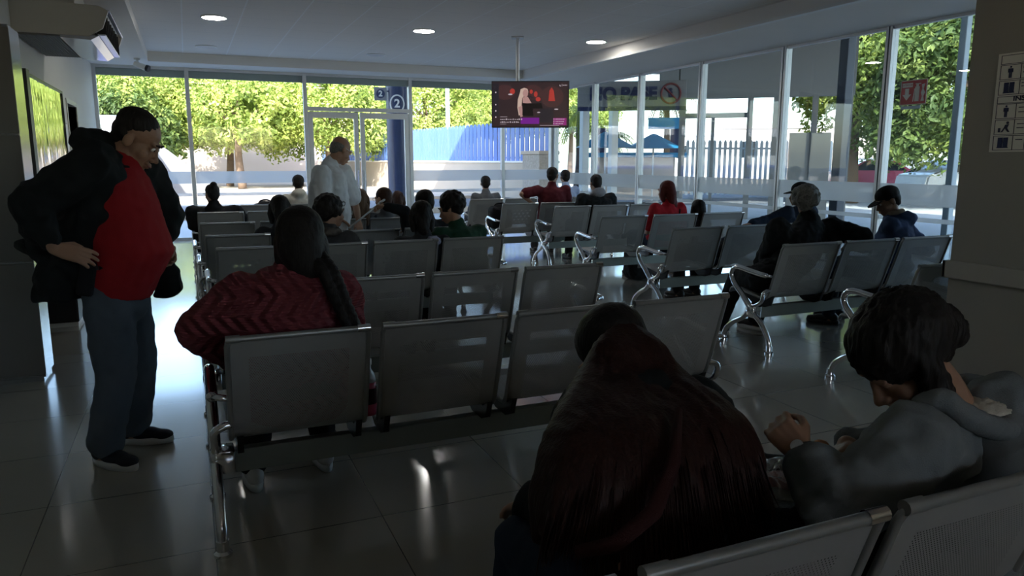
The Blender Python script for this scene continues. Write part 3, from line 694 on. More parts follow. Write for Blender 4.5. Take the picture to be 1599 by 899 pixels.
lv = MB().box((.66, .05, .05), (.68, Ln-.05, .28)); obj('outlet', lv, 'black_plastic', ac)
for k in range(8): obj('vane', MB().box((.67, .12+k*.21, .05), (.765, .13+k*.21, .25), M=Matrix.Translation((0, 0, 0))), 'black_metal', ac)
obj('flap', MB().box((.69, .04, .035), (.76, Ln-.04, .05), .004).box((.77, .04, .255), (.81, Ln-.04, .275), .004), 'glossy_plastic', ac)

# kiosk cabinet, dark bin, switches
ki = empty('tall_cabinet', (-1.16, 5.66, 0)); tag(ki, 'tall dark grey metal cabinet at the left edge, right of nothing else', 'cabinet')
ki['label'] = 'tall dark grey panelled metal cabinet behind the elbow of man in red shirt'
b = MB().box((-.205, .012, .03), (.20, .34, 2.30), .006).box((-.19, .03, 0), (.185, .33, .03)); obj('carcass', b, 'kiosk_side', ki)
for z0, z1 in ((.05, .80), (.815, 1.62), (1.635, 2.28)):
    o = obj('door', MB().box((-.20, 0, z0), (.203, .014, z1), .004), 'kiosk', ki); obj('lock', MB().cone((-.12, .002, (z0+z1)/2), (-.12, -.008, (z0+z1)/2), .014, .012, 16), 'chrome', o)
bn = empty('dark_cabinet', (-1.17, 7.5, 0)); tag(bn, 'low black cabinet standing against the left wall behind the man', 'cabinet')
obj('carcass', MB().box((-.2, 0, .04), (.2, .6, .95), .01), 'black_plastic', bn); obj('plinth', MB().box((-.19, .01, 0), (.19, .59, .04)), 'white_paint', bn); obj('door', MB().box((-.19, -.012, .06), (.19, 0, .93), .004), 'black_metal', bn)
def switch(y, z, label, m='white_paint'):
    o = empty('wall_switch', (XL, y, z)); tag(o, label, 'switch'); obj('plate', MB().box((0, -.04, -.06), (.008, .04, .06), .003), m, o); obj('rocker', MB().box((.008, -.015, -.03), (.013, .015, .03), .002), 'black_plastic' if m != 'white_paint' else 'paper', o)
switch(8.35, 1.62, 'upper wall switch with dark rocker left of the mirrored window', 'aluminium'); switch(8.42, 1.38, 'lower white wall switch left of the mirrored window')
for y, wd in ((11.2, 'left'), (12.95, 'right')):
    o = empty('wall_notice', (XL, y, 1.75)); tag(o, 'small cream notice strip on the left wall, %s of the recessed doorway' % wd, 'notice'); obj('sheet', MB().box((0, -.07, -.17), (.006, .07, .17)), 'paper', o); obj('frame', MB().box((0, -.08, -.18), (.003, .08, .18)), 'kiosk', o)
# security camera at the front left corner
sc2 = empty('security_camera', (-.62, 13.9, ZS)); tag(sc2, 'small white security camera under the beam at the front left', 'camera')
obj('mount', MB().cone((0, 0, 0), (0, 0, -.03), .05, .045, 20).chain([(0, 0, -.03), (.02, 0, -.09)], .018), 'white_paint', sc2)
b = MB(); b.cone((-.04, .02, -.085), (.14, -.05, -.155), .042, .05, 20); o = obj('body', b, 'white_paint', sc2); obj('lens_hood', MB().cone((.13, -.047, -.151), (.17, -.063, -.167), .053, .053, 20), 'black_plastic', sc2)

# wall poster with pictograms on the dark right wall
PO = V((CX, 2.73, 2.02)); PM = Matrix.Translation(PO) @ Matrix(((0, 1, 0, 0), (-1, 0, 0, 0), (0, 0, 1, 0), (0, 0, 0, 1)))   # local x runs to -Y, -y towards the room
po = empty('pictogram_poster', PO); po.matrix_world = PM; tag(po, 'white wall poster of boxed blue pictograms on the dark wall', 'poster')
obj('sheet', MB().box((0, -.004, -.51), (.46, 0, 0)), 'paper', po)
k_ = .51/760.0
def X(u): return (u-155)*k_*1.40
def Z(v): return -(v-88)*k_
ln = MB()
def frame_(u0, v0, u1, v1):
    for a, c in (((u0, v0), (u1, v0)), ((u0, v1), (u1, v1)), ((u0, v0), (u0, v1)), ((u1, v0), (u1, v1))):
        x0, x1 = sorted((X(a[0]), X(c[0]))); z0, z1 = sorted((Z(a[1]), Z(c[1]))); ln.box((x0-.0013, -.0055, z0-.0013), (x1+.0013, -.004, z1+.0013))
frame_(175, 105, 620, 170); frame_(175, 180, 290, 288); frame_(290, 180, 350, 288); frame_(175, 300, 290, 405); frame_(290, 300, 350, 405); frame_(360, 180, 480, 288); frame_(360, 300, 480, 405); frame_(480, 180, 620, 405)
frame_(175, 420, 620, 470)
for r_ in range(3):
    v0 = 478+122*r_
    for c_ in range(2): frame_(175+205*c_, v0, 285+205*c_, v0+110); frame_(285+205*c_, v0, 350+205*c_, v0+110)
obj('ruled_boxes', ln, 'ink', po)
def person_icon(u, v, h):
    m = MB(); m.cone((X(u), -.004, Z(v)-.10*h), (X(u), -.006, Z(v)-.10*h), .08*h, .08*h, 16); x = X(u); z = Z(v)
    m.box((x-.13*h, -.006, z-.55*h), (x+.13*h, -.004, z-.22*h)); m.box((x-.21*h, -.006, z-.55*h), (x-.15*h, -.004, z-.24*h)); m.box((x+.15*h, -.006, z-.55*h), (x+.21*h, -.004, z-.24*h))
    m.box((x-.12*h, -.006, z-h), (x-.015*h, -.004, z-.55*h)); m.box((x+.015*h, -.006, z-h), (x+.12*h, -.004, z-.55*h)); return m
for i_, (u, v) in enumerate(((232, 186), (230, 485), (435, 485), (425, 186))): obj('person_pictogram', person_icon(u, v, .062), 'navy_ink', po)
for u, v in ((232, 312), (230, 735), (425, 312)):
    m = MB(); x = X(u); z = Z(v); m.box((x-.03, -.006, z-.055), (x+.03, -.004, z-.05)).box((x-.027, -.006, z-.05), (x-.002, -.004, z)).box((x+.002, -.006, z-.05), (x+.027, -.004, z)); obj('door_pictogram', m, 'navy_ink', po)
for u, v in ((230, 610), (435, 610), (435, 735)):
    m = MB(); x = X(u); z = Z(v); m.cone((x+.016, -.004, z-.008), (x+.016, -.006, z-.008), .007, .007, 14); m.prism([(x+.004, z-.018), (x+.024, z-.016), (x+.016, z-.036), (x+.03, z-.056), (x+.02, z-.056), (x+.004, z-.036), (x-.008, z-.056), (x-.016, z-.056), (x, z-.03)], -.006, -.004); m.box((x-.032, -.006, z-.056), (x-.020, -.004, z-.034)); obj('walking_pictogram', m, 'ink', po)
m = MB()
for v in (205, 240, 320, 345, 505, 540, 630, 660, 750):
    for u in (300, 500): m.box((X(u), -.006, Z(v)-.004), (X(u+38), -.004, Z(v)))
obj('caption', m, 'ink', po)
t = obj('heading', text_mesh('INSTRUCCIONES', .034, .001, .0008, 'LEFT'), 'ink', po, loc=(X(262), -.005, Z(440))); t.rotation_euler = (pi/2, 0, 0); t.scale = (1.25, 1, 1)
obj('heading_logo', MB().box((X(310), -.006, Z(128)), (X(480), -.004, Z(112))), 'navy_ink', po)

# extinguisher sign stuck to the side glass
ep = at(1424, 144, 5.5); s = 7.46/ep.x; ep = V((0, 0, EYE))+(ep-V((0, 0, EYE)))*s; ep.x = XR-.014
ex = empty('extinguisher_sign', ep); ex.matrix_world = Matrix.Translation(ep) @ Matrix(((0, 1, 0, 0), (-1, 0, 0, 0), (0, 0, 1, 0), (0, 0, 0, 1)))
tag(ex, 'small red extinguisher sign with white arrow stuck on the side glass', 'sign')
e_ = .27; ew = .33
obj('plate', MB().box((-ew/2, -.004, -e_/2), (ew/2, 0, e_/2)), 'sign_red', ex)
m = MB()
for x0, x1, z0, z1 in ((-ew/2, ew/2, e_/2-.008, e_/2), (-ew/2, ew/2, -e_/2, -e_/2+.008), (ew/2-.008, ew/2, -e_/2, e_/2), (-ew/2, -ew/2+.008, -e_/2, e_/2)): m.box((x0, -.0055, z0), (x1, -.004, z1))
obj('border', m, 'paper', ex)
m = MB(); m.prism([(-.105, .045), (-.055, .045), (-.055, -.02), (-.025, -.02), (-.08, -.085), (-.135, -.02), (-.105, -.02)], -.0055, -.004); obj('arrow', m, 'paper', ex)
obj('word_box', MB().box((-.145, -.0055, .058), (-.012, -.004, .105)), 'paper', ex)
t = obj('word', text_mesh('EXTINTOR', .026, .0006), 'sign_red', ex, loc=(-.0785, -.006, .081)); t.rotation_euler = (pi/2, 0, 0)
m = MB(); m.box((.02, -.0055, -.10), (.075, -.004, .06), .0008).box((.032, -.0055, .06), (.062, -.004, .085)).box((.02, -.0055, .085), (.09, -.004, .095)).prism([(.01, .04), (.02, .04), (.008, -.10), (-.004, -.10)], -.0055, -.004); obj('extinguisher_pictogram', m, 'paper', ex)
m = MB(); m.prism([(.10, .08), (.14, .085), (.125, .03), (.145, -.01), (.13, -.05), (.14, -.10), (.10, -.10), (.11, -.05), (.095, -.01), (.11, .03)], -.0055, -.004); obj('flame_pictogram', m, 'paper', ex)
obj('small_strip', MB().box((-ew/2+.02, -.003, -e_/2-.045), (.10, 0, -e_/2-.01)), 'pale_blue_pole', ex)

# ------------------------------------------------------------------ waiting benches
PROF = [(.565, .395), (.555, .425), (.52, .437), (.42, .428), (.30, .414), (.21, .402), (.165, .402), (.138, .42), (.118, .46), (.085, .56), (.052, .66), (.022, .755), (.0, .825)]
def arc(P):
    a = [0.0]
    for p, q_ in zip(P, P[1:]): a.append(a[-1]+math.dist(p, q_))
    return a
def shell_mesh(wd):
    P = [(v.x, v.y) for v in spline([(y, z, 0) for y, z in PROF], 3)]; A = arc(P); bm_ = bmesh.new(); uvl = bm_.loops.layers.uv.new('UVMap'); rows = []
    us = [-wd/2+wd*k/8 for k in range(9)]; tot = A[-1]
    for (y, z), a in zip(P, A):
        rows.append([bm_.verts.new((u*(1 if a < tot-.02 else 1), y, z)) for u in us])
    uvs = {}
    for r_, a in zip(rows, A):
        for v, u in zip(r_, us): uvs[v] = (u*.515/wd*1.0, a*.98/tot)
    for a, b_ in zip(rows, rows[1:]):
        for k in range(8):
            f = bm_.faces.new((a[k], a[k+1], b_[k+1], b_[k])); f.smooth = True
            for l in f.loops: l[uvl].uv = uvs[l.vert]
    me = bpy.data.meshes.new('seat_shell'); bm_.to_mesh(me); bm_.free(); me.materials.append(MATS['perforated_steel']); return me
def side_mesh(wd, s_):
    P = [(v.x, v.y) for v in spline([(y, z, 0) for y, z in PROF], 3)]; b = MB()
    pts = [(s_*wd/2, y, z) for y, z in P[:-3]]
    pts += [(s_*(wd/2), P[-2][0], P[-2][1]), (s_*(wd/2-.004), P[-1][0]-.003, P[-1][1]), (s_*(wd/2-.018), P[-1][0]-.006, P[-1][1]+.007)]
    b.tube(pts, .0105, 8)
    me = b.mesh('side_tube', True); me.materials.append(MATS['seat_frame']); return me
def top_mesh(wd):
    b = MB(); b.tube([(-wd/2+.012, -.006, .832), (wd/2-.012, -.006, .832)], .0125, 10); me = b.mesh('top_roll', 50); me.materials.append(MATS['seat_frame']); return me
def cap_mesh(wd, s_):
    b = MB(); b.tube([(s_*(wd/2-.045), -.006, .833), (s_*(wd/2+.004), -.006, .833)], .0150, 12); me = b.mesh('end_cap', 50); me.materials.append(MATS['seat_frame'] if s_ < 0 else MATS['chrome']); return me
def bracket_mesh(wd, s_):
    b = MB(); x = s_*(wd/2-.03); b.prism([(.10, .43), (.16, .395), (.42, .42), (.42, .40), (.30, .33), (.18, .33), (.13, .35)], x-.012, x+.012, M=Matrix(((0, 1, 0, 0), (1, 0, 0, 0), (0, 0, 1, 0), (0, 0, 0, 1))))
    me = b.mesh('bracket'); me.materials.append(MATS['black_metal']); return me
def leg_meshes():
    b = MB()
    hub = V((0, .25, .30))
    b.tube(spline([(0, .02, .035), (0, .045, .12), (0, .12, .215), (0, .22, .285), (0, .25, .33)], 5), [.021]*20+[.023], 12)
    b.tube(spline([(0, .55, .035), (0, .525, .10), (0, .44, .17), (0, .32, .235), (0, .26, .31)], 5), [.021]*20+[.023], 12)
    b.ell((0, .25, .30), (.026, .05, .055))
    b.box((0, .20, .24), (.07, .30, .34), .008)
    leg = b.mesh('leg_frame', True); leg.materials.append(MATS['chrome'])
    a = MB(); a.tube(spline([(0, .255, .32), (0, .34, .40), (0, .44, .48), (0, .485, .545), (0, .47, .60), (0, .41, .622), (0, .28, .61), (0, .16, .598), (0, .095, .596)], 5), [.023]*12+[.021]*12+[.0215]*16+[.019], 12)
    a.tube(spline([(0, .27, .33), (0, .20, .345), (0, .13, .39), (0, .115, .45), (.03, .115, .47), (.06, .118, .475)], 5), .016, 10)
    a.tube([(0, .105, .597), (.06, .085, .585)], .014, 8)
    arm = a.mesh('armrest', True); arm.materials.append(MATS['chrome'])
    f = MB(); f.cone((0, 0, 0), (0, 0, .012), .034, .034, 20).cone((0, 0, .012), (0, 0, .022), .034, .022, 20).cone((0, 0, .02), (0, 0, .06), .0235, .0235, 16); ft = f.mesh('foot_pad', 40); ft.materials.append(MATS['chrome'])
    return leg, arm, ft
LEG, ARM, FOOT = leg_meshes(); CACHE = {}
def link(name, me, parent, loc=(0, 0, 0), sx=1):
    o = bpy.data.objects.new(name, me); C.objects.link(o); o.parent = parent; o.location = loc
    if sx != 1: o.scale = (sx, 1, 1)
    return o
def bench(x, y, n, pitch, wd, label, rz=0.0, gap=None):
    o = empty('waiting_bench', (x, y, 0), rz); tag(o, label, 'bench', 'perforated steel waiting benches'); L = n*pitch
    if wd not in CACHE: CACHE[wd] = (shell_mesh(wd), (side_mesh(wd, -1), side_mesh(wd, 1)), top_mesh(wd), cap_mesh(wd, -1), cap_mesh(wd, 1), (bracket_mesh(wd, -1), bracket_mesh(wd, 1)))
    sh, sd, tp_, c0, c1, br = CACHE[wd]
    bk = ('beam', round(L, 3))
    if bk not in CACHE:
        CACHE[bk] = MB().box((-.01, .225, .235), (L-(pitch-wd)+.01, .275, .33), .004).mesh('beam'); CACHE[bk].materials.append(MATS['beam'])
    link('beam', CACHE[bk], o)
    for k in range(n):
        s_ = link('seat', sh, o, (wd/2+k*pitch, 0, 0)); link('top_roll', tp_, s_); link('end_cap', c0, s_); link('end_cap', c1, s_)
        for j in (0, 1): link('side_tube', sd[j], s_); link('bracket', br[j], s_)
    for e, (xx, sg) in enumerate(((-.06, 1), (L-(pitch-wd)+.06, -1))):
        l = link('leg_frame', LEG, o, (xx, 0, 0), sg); link('foot_pad', FOOT, l, (0, .02, 0)); link('foot_pad', FOOT, l, (0, .552, 0)); link('armrest', ARM, o, (xx, 0, 0), sg)
    return o
LROWS = dict(N=.90, A=2.79, B=3.97, C=5.72, D=6.72, E=8.05, F=9.72, G=11.1)
for k, lab in (('N', 'steel bench that the long haired woman and the grey hoodie wearer sit on'), ('A', 'steel bench in the left block that the woman in red jacket sits on'), ('B', 'empty steel bench directly in front of the red jacket woman'),
               ('C', 'steel bench with the curly haired person in green sitting on it'), ('D', 'steel bench just behind the standing man in white shirt'), ('E', 'steel bench just in front of the standing man in white shirt'),
               ('F', 'steel bench with the broad person in black and hair bun'), ('G', 'farthest steel bench of the left block, cream hooded person on it')):
    bench({'N': .04, 'C': .16, 'D': .11}.get(k, .09), LROWS[k], 4, .572, .515, lab)
RROWS = [('R0', 4.02, 3.10, 1, .62, .56, 'short steel bench at the corner of the dark right wall'), ('R1', 4.07, 4.28, 3, .63, .57, 'steel bench with the grey haired man resting his arm along it'), ('R2', 4.12, 5.74, 3, .64, .57, 'steel bench just in front of the grey haired man'),
         ('R3', 4.24, 7.26, 3, .70, .60, 'steel bench with the red haired woman in red'), ('R4', 4.58, 9.1, 3, .60, .55, 'steel bench with the person in black jacket and grey hood'), ('R5', 4.16, 9.95, 3, .62, .56, 'steel bench with the man in maroon shirt'),
         ('R6', 4.16, 11.3, 4, .62, .56, 'farthest steel bench on the right, man in grey shirt on it')]
for k, x, y, n, p, wd, lab in RROWS: bench(x, y, n, p, wd, lab)

# ------------------------------------------------------------------ people
def cloth(name, col, rough=0.85, bump=0.35, bs=350, var=0.12): return mat(name, col, rough, var=var, scale=14, bump=bump, bscale=bs, spec=0.25)
mat('skin', (0.36, 0.20, 0.13), 0.5, var=0.08, scale=20, bump=0.05, bscale=200)
mat('skin_light', (0.46, 0.28, 0.20), 0.5, var=0.08, scale=20, bump=0.05, bscale=200)
mat('lip', (0.30, 0.11, 0.09), 0.45)
mat('eye_white', (0.70, 0.68, 0.64), 0.2); mat('iris', (0.03, 0.018, 0.012), 0.15)
def hair_mat(name, a, b, rough=0.58, sc=(90, 90, 9)):
    m = bpy.data.materials.new(name); m.use_nodes = True; t = m.node_tree; bs = t.nodes['Principled BSDF']
    tc = t.nodes.new('ShaderNodeTexCoord'); mp = t.nodes.new('ShaderNodeMapping'); mp.inputs['Scale'].default_value = sc
    nz = t.nodes.new('ShaderNodeTexNoise'); nz.inputs['Scale'].default_value = 1.6; nz.inputs['Detail'].default_value = 3
    t.links.new(tc.outputs['Object'], mp.inputs[0]); t.links.new(mp.outputs[0], nz.inputs['Vector'])
    mx = t.nodes.new('ShaderNodeMix'); mx.data_type = 'RGBA'; mx.inputs[6].default_value = (*a, 1); mx.inputs[7].default_value = (*b, 1)
    t.links.new(nz.outputs['Fac'], mx.inputs[0]); t.links.new(mx.outputs[2], bs.inputs['Base Color']); bs.inputs['Roughness'].default_value = rough; bs.inputs['Specular IOR Level'].default_value = .22
    bp = t.nodes.new('ShaderNodeBump'); bp.inputs['Strength'].default_value = .5; bp.inputs['Distance'].default_value = .006
    t.links.new(nz.outputs['Fac'], bp.inputs['Height']); t.links.new(bp.outputs[0], bs.inputs['Normal']); MATS[name] = m
hair_mat('hair_black', (.008, .006, .006), (.022, .017, .015)); hair_mat('hair_brown', (.022, .010, .007), (.07, .030, .018)); hair_mat('hair_auburn', (.008, .0035, .003), (.040, .010, .006))
hair_mat('hair_red', (.05, .008, .008), (.13, .02, .015)); hair_mat('hair_grey', (.05, .05, .048), (.30, .29, .27), sc=(60, 60, 60)); hair_mat('hair_long_brown', (.07, .04, .022), (.17, .10, .06))
for n_, c_ in dict(black_cloth=(.012, .012, .014), jacket_black=(.010, .012, .013), red_polo=(.30, .012, .016), jeans=(.085, .105, .13), jeans_dark=(.018, .03, .055), navy_mesh=(.012, .016, .03), white_shirt=(.72, .74, .78),
                   grey_trousers=(.06, .06, .065), cream_fleece=(.62, .58, .50), scarf=(.10, .085, .075), grey_coat=(.055, .055, .058), charcoal=(.03, .03, .034), green_sweater=(.016, .055, .03), lavender=(.34, .32, .42), grey_shirt=(.12, .125, .135),
                   maroon=(.10, .012, .018), light_blue=(.36, .45, .66), hood_grey=(.32, .32, .34), red_blouse=(.48, .018, .03), child_top=(.05, .05, .06), blue_hoodie=(.045, .075, .16), tan_collar=(.36, .28, .20), grey_hoodie=(.16, .175, .18), strap_red=(.04, .010, .009)).items(): cloth(n_, c_)
mat('sole_white', (.62, .62, .62), .6); mat('shoe_white', (.60, .60, .60), .6); mat('shoe_navy', (.008, .010, .018), .7, bump=.4, bscale=300); mat('shoe_black', (.012, .012, .012), .5)
def knit_mat():
    m = cloth('cable_knit', (.26, .055, .068), .95, 0, 1); t = m.node_tree; b = t.nodes['Principled BSDF']; tc = t.nodes.new('ShaderNodeTexCoord')
    mp = t.nodes.new('ShaderNodeMapping'); mp.inputs['Scale'].default_value = (1, .5, 1); t.links.new(tc.outputs['Object'], mp.inputs[0])
    sx = t.nodes.new('ShaderNodeSeparateXYZ'); t.links.new(mp.outputs[0], sx.inputs[0])
    zz = math_node(t, 'PINGPONG', math_node(t, 'MULTIPLY', sx.outputs[2], 1.0), .08)
    u = math_node(t, 'ADD', sx.outputs[0], math_node(t, 'MULTIPLY', zz, .75))
    w1 = math_node(t, 'SINE', math_node(t, 'MULTIPLY', u, 2*pi/.10))
    w2 = math_node(t, 'MULTIPLY', math_node(t, 'SINE', math_node(t, 'MULTIPLY', sx.outputs[2], 2*pi/.010)), .06)
    h = math_node(t, 'ADD', math_node(t, 'POWER', math_node(t, 'ABSOLUTE', w1), 2.0), w2)
    bp = t.nodes.new('ShaderNodeBump'); bp.inputs['Strength'].default_value = .9; bp.inputs['Distance'].default_value = .035
    t.links.new(h, bp.inputs['Height']); t.links.new(bp.outputs[0], b.inputs['Normal'])
knit_mat()

def blob(name, mb, vox, m, parent, smooth=4, wrinkle=0.0, wscale=9.0, origin=None, stretch=(1, 1, 1)):
    "merge the shapes of mb into one continuous skin"
    me0 = mb.mesh('tmp'); o = bpy.data.objects.new('tmp', me0); WS.collection.objects.link(o)
    r = o.modifiers.new('r', 'REMESH'); r.mode = 'VOXEL'; r.voxel_size = vox; r.use_smooth_shade = True
    if smooth: s = o.modifiers.new('s', 'SMOOTH'); s.iterations = smooth; s.factor = .5
    WS.view_layers[0].update(); dg = WS.view_layers[0].depsgraph; me = bpy.data.meshes.new_from_object(o.evaluated_get(dg)); bpy.data.objects.remove(o); bpy.data.meshes.remove(me0)
    me.name = name
    if wrinkle:
        st = V(stretch); nv = len(me.vertices); co = [0.0]*(3*nv); no = [0.0]*(3*nv)
        me.vertices.foreach_get('co', co); me.vertices.foreach_get('normal', no)
        for i in range(0, 3*nv, 3):
            p = V((co[i]*st.x, co[i+1]*st.y, co[i+2]*st.z))*wscale
            k = wrinkle*((.5-abs(noise.noise(p)))*1.1+.5*noise.noise(p*2.3+V((7, 3, 1)))-.25)
            co[i] += no[i]*k; co[i+1] += no[i+1]*k; co[i+2] += no[i+2]*k
        me.vertices.foreach_set('co', co); me.update()
    og = parent.location if origin is None else origin
    me.transform(Matrix.Translation(-V(og)))
    for p in me.polygons: p.use_smooth = True
    me.materials.clear(); me.materials.append(MATS[m])
    ob = bpy.data.objects.new(name, me); C.objects.link(ob); ob.parent = parent
    return ob
def put(name, mb, m, parent, smooth=None, sub=None):
    "a plain part given in world coordinates"
    me = mb.mesh(name, smooth); me.transform(Matrix.Translation(-V(parent.location))); me.materials.append(MATS[m])
    o = bpy.data.objects.new(name, me); C.objects.link(o); o.parent = sub or parent; return o
def head_M(c, look, s=1.0):
    y, p, r = look
    return Matrix.Translation(V(c)) @ Matrix.Rotation(-y, 4, 'Z') @ Matrix.Rotation(p, 4, 'X') @ Matrix.Rotation(r, 4, 'Y') @ Matrix.Scale(s, 4)
def head_shapes(b, M, seg=18):
    b.ell((0, -.012, .035), (.074, .093, .079), M, seg).ell((0, .028, -.03), (.060, .064, .082), M, seg).ell((0, .040, -.083), (.044, .044, .032), M, seg).ell((0, .074, -.100), (.020, .018, .016), M, 10)
    for s in (-1, 1):
        b.ell((s*.040, .056, -.036), (.024, .026, .026), M, 10).ell((s*.031, .080, .022), (.028, .014, .010), M, 10).ell((s*.078, -.008, -.012), (.010, .022, .032), M, 10).ell((s*.013, .100, -.044), (.009, .012, .009), M, 8).ell((s*.032, .074, .004), (.015, .014, .010), M, 10)
    b.chain([(0, .088, .008), (0, .099, -.018), (0, .112, -.038)], [.009, .011, .013], 8, M).ell((0, .094, -.066), (.024, .012, .007), M, 10).ell((0, .092, -.080), (.020, .012, .008), M, 10)
def hand_shapes(b, W, d, n, side, curl=.4, hs=1.0):
    W, d, n = V(W), V(d).normalized(), V(n); n = (n-d*n.dot(d)).normalized(); t = d.cross(n)*side
    offs = (.028, .0095, -.0095, -.027); lens = (.070, .079, .073, .056)
    for o_, L in zip(offs, lens):
        k = W+d*.082*hs+t*o_*hs
        b.chain([W+t*o_*.45*hs, W+d*.04*hs+t*o_*.8*hs, k], [.013*hs, .0135*hs, .0115*hs], 8)
        p = k; a = 0; pts = [k]
        for j, f in enumerate((.45, .32, .23)):
            a += curl*radians(62 if j else 50); p = p+((d+t*o_*5.0).normalized()*cos(a)+n*sin(a))*L*f*hs; pts.append(p)
        b.chain(pts, [.0094*hs, .0086*hs, .0080*hs, .0068*hs], 8)
    b.chain([W+d*.02*hs+t*.02*hs, W+d*.052*hs+t*.046*hs+n*.012*hs, W+d*.078*hs+t*.050*hs+n*.03*hs, W+d*.098*hs+t*.042*hs+n*.045*hs], [.013*hs, .0115*hs, .0098*hs, .008*hs], 8)

class Fig:
    def __init__(s, label, pelvis, neck, head, yaw=0.0, look=None, chest=None, g=1.0, belly=1.0, sw=.185, skin='skin', hs=1.0, vox=.011, el=None, wr=None, sh=None, kn=None, an=None, toe=None, hands=None, seated=True, group=None):
        s.label = label; s.vox = vox; s.g = g; s.belly = belly; s.sw = sw; s.skin = skin; s.hs = hs; s.yaw = yaw; s.seated = seated
        s.pelvis, s.neck, s.head = V(pelvis), V(neck), V(head)
        s.r = V((cos(yaw), -sin(yaw), 0)); s.f = V((sin(yaw), cos(yaw), 0))
        s.chest = V(chest) if chest is not None else s.pelvis.lerp(s.neck, .66)-s.f*.025
        s.look = look or (yaw, 0, 0)
        up = (s.neck-s.chest).normalized()
        s.sh = [V(p) if p is not None else None for p in (sh or (None, None))]
        for i, sg in enumerate((-1, 1)):
            if s.sh[i] is None: s.sh[i] = s.neck+s.r*sg*sw-up*.055
        s.el = [V(p) if p is not None else None for p in (el or (None, None))]
        for i, sg in enumerate((-1, 1)):
            if s.el[i] is None: s.el[i] = s.sh[i]+s.r*sg*.06+s.f*.05-V((0, 0, .26))
        s.wr = [V(p) if p is not None else None for p in (wr or (None, None))]
        for i, sg in enumerate((-1, 1)):
            if s.wr[i] is None: s.wr[i] = s.el[i]-s.r*sg*.08+s.f*.21-V((0, 0, .02))
        s.hip = [s.pelvis+s.r*sg*.09*g+V((0, 0, -.02)) for sg in (-1, 1)]
        s.kn = [V(p) for p in kn] if kn else [s.hip[i]+s.f*.42+s.r*sg*.03+V((0, 0, .02)) for i, sg in enumerate((-1, 1))]
        s.an = [V(p) for p in an] if an else [V((s.kn[i].x, s.kn[i].y, .09))+s.f*.02 for i in (0, 1)]
        s.toe = [V(t).normalized() for t in toe] if toe else [s.f, s.f]
        s.hands = hands or [None, None]
        s.root = empty('person', (s.pelvis.x, s.pelvis.y, 0)); tag(s.root, label, 'person', group)
        s.M = head_M(s.head, s.look, hs)
    def rings(s, e, low=.10, hi=True, shift=0.0, grow=1.0):
        sp = [(s.pelvis-V((0, 0, low)), .150*s.g, .115*s.g), (s.pelvis, .172*s.g, .130*s.g), (s.pelvis.lerp(s.chest, .5)+s.f*.03*(s.belly-1)*4, .160*s.g*(1+(s.belly-1)*.5), .118*s.g*s.belly), (s.chest, .168*s.g, .118*s.g*(1+(s.belly-1)*.35)),
              (s.chest.lerp(s.neck, .62), s.sw*.93, .092*s.g), (s.neck-V((0, 0, .01)), .085, .07)]
        if hi: sp.append((s.neck+(s.head-s.neck)*.22, .058, .055))
        out = []
        for i, (c, a, b_) in enumerate(sp):
            tg = (sp[min(i+1, len(sp)-1)][0]-sp[max(i-1, 0)][0]).normalized(); fv = tg.cross(s.r)*-1; fv = fv.normalized()
            if fv.dot(s.f) < 0 and fv.z < .5: fv = -fv
            a += e; b_ += e
            out.append([c-fv*shift+s.r*a*grow*cos(2*pi*k/20)+fv*b_*grow*sin(2*pi*k/20) for k in range(20)])
        return out
    def body(s, vox=None):
        b = MB(); b.loft(s.rings(-.012, hi=False)); b.chain([s.neck-V((0, 0, .05)), s.neck.lerp(s.head, .35)-s.f*.0, s.M @ V((0, -.012, -.06))], [.062, .054*s.hs, .056*s.hs]); head_shapes(b, s.M)
        for i, sg in enumerate((-1, 1)):
            b.chain([s.chest.lerp(s.sh[i], .6), s.sh[i], s.el[i].lerp(s.sh[i], .5), s.el[i], s.el[i].lerp(s.wr[i], .35), s.wr[i]], [.06, .048, .043, .036, .036, .026])
            h = s.hands[i]
            d = (s.wr[i]-s.el[i]).normalized()
            if h: hand_shapes(b, s.wr[i], h[0], h[1], sg, h[2], h[3] if len(h) > 3 else 1.0)
            else: hand_shapes(b, s.wr[i], d, V((0, 0, -1)) if abs(d.z) < .85 else -s.r*sg, sg, .4)
            b.chain([s.hip[i], s.hip[i].lerp(s.kn[i], .5), s.kn[i], s.kn[i].lerp(s.an[i], .3), s.an[i]], [.078*s.g, .068*s.g, .052, .050, .036])
            t = s.toe[i]; b.chain([s.an[i]-V((0, 0, .045))-t*.02, s.an[i]-V((0, 0, .05))+t*.13], [.036, .030])
        return blob('body', b, vox or s.vox*.8, s.skin, s.root, 3 if vox is None else 2)
    def top(s, m, e=.016, sleeve='long', wr_=.012, name='jacket', low=.10, sl=1.0, extra=None, vox=None, coll=True, arms=(0, 1), cuff=.0, shift=0.0, end=.06):
        b = MB(); b.loft(s.rings(e, low, hi=False, shift=shift))
        if coll: b.chain([s.neck-V((0, 0, .02)), s.neck.lerp(s.head, .16)], [.068+e, .058+e*.8])
        for i in arms:
            q = [s.chest.lerp(s.sh[i], .6), s.sh[i], s.sh[i].lerp(s.el[i], .5), s.el[i]]; r_ = [.075+e*.6, (.058+e)*sl, (.050+e)*sl, (.045+e)*sl]
            if sleeve == 'short': q = q[:2]+[s.sh[i].lerp(s.el[i], .72)]; r_ = [r_[0], r_[1], (.056+e)*sl]
            else: q += [s.el[i].lerp(s.wr[i], .4), s.wr[i].lerp(s.el[i], end)]; r_ += [(.042+e)*sl, (.030+e+cuff)*sl]
            b.chain(q, r_)
        if extra: extra(b)
        return blob(name, b, vox or s.vox, m, s.root, 4, wr_, 10)
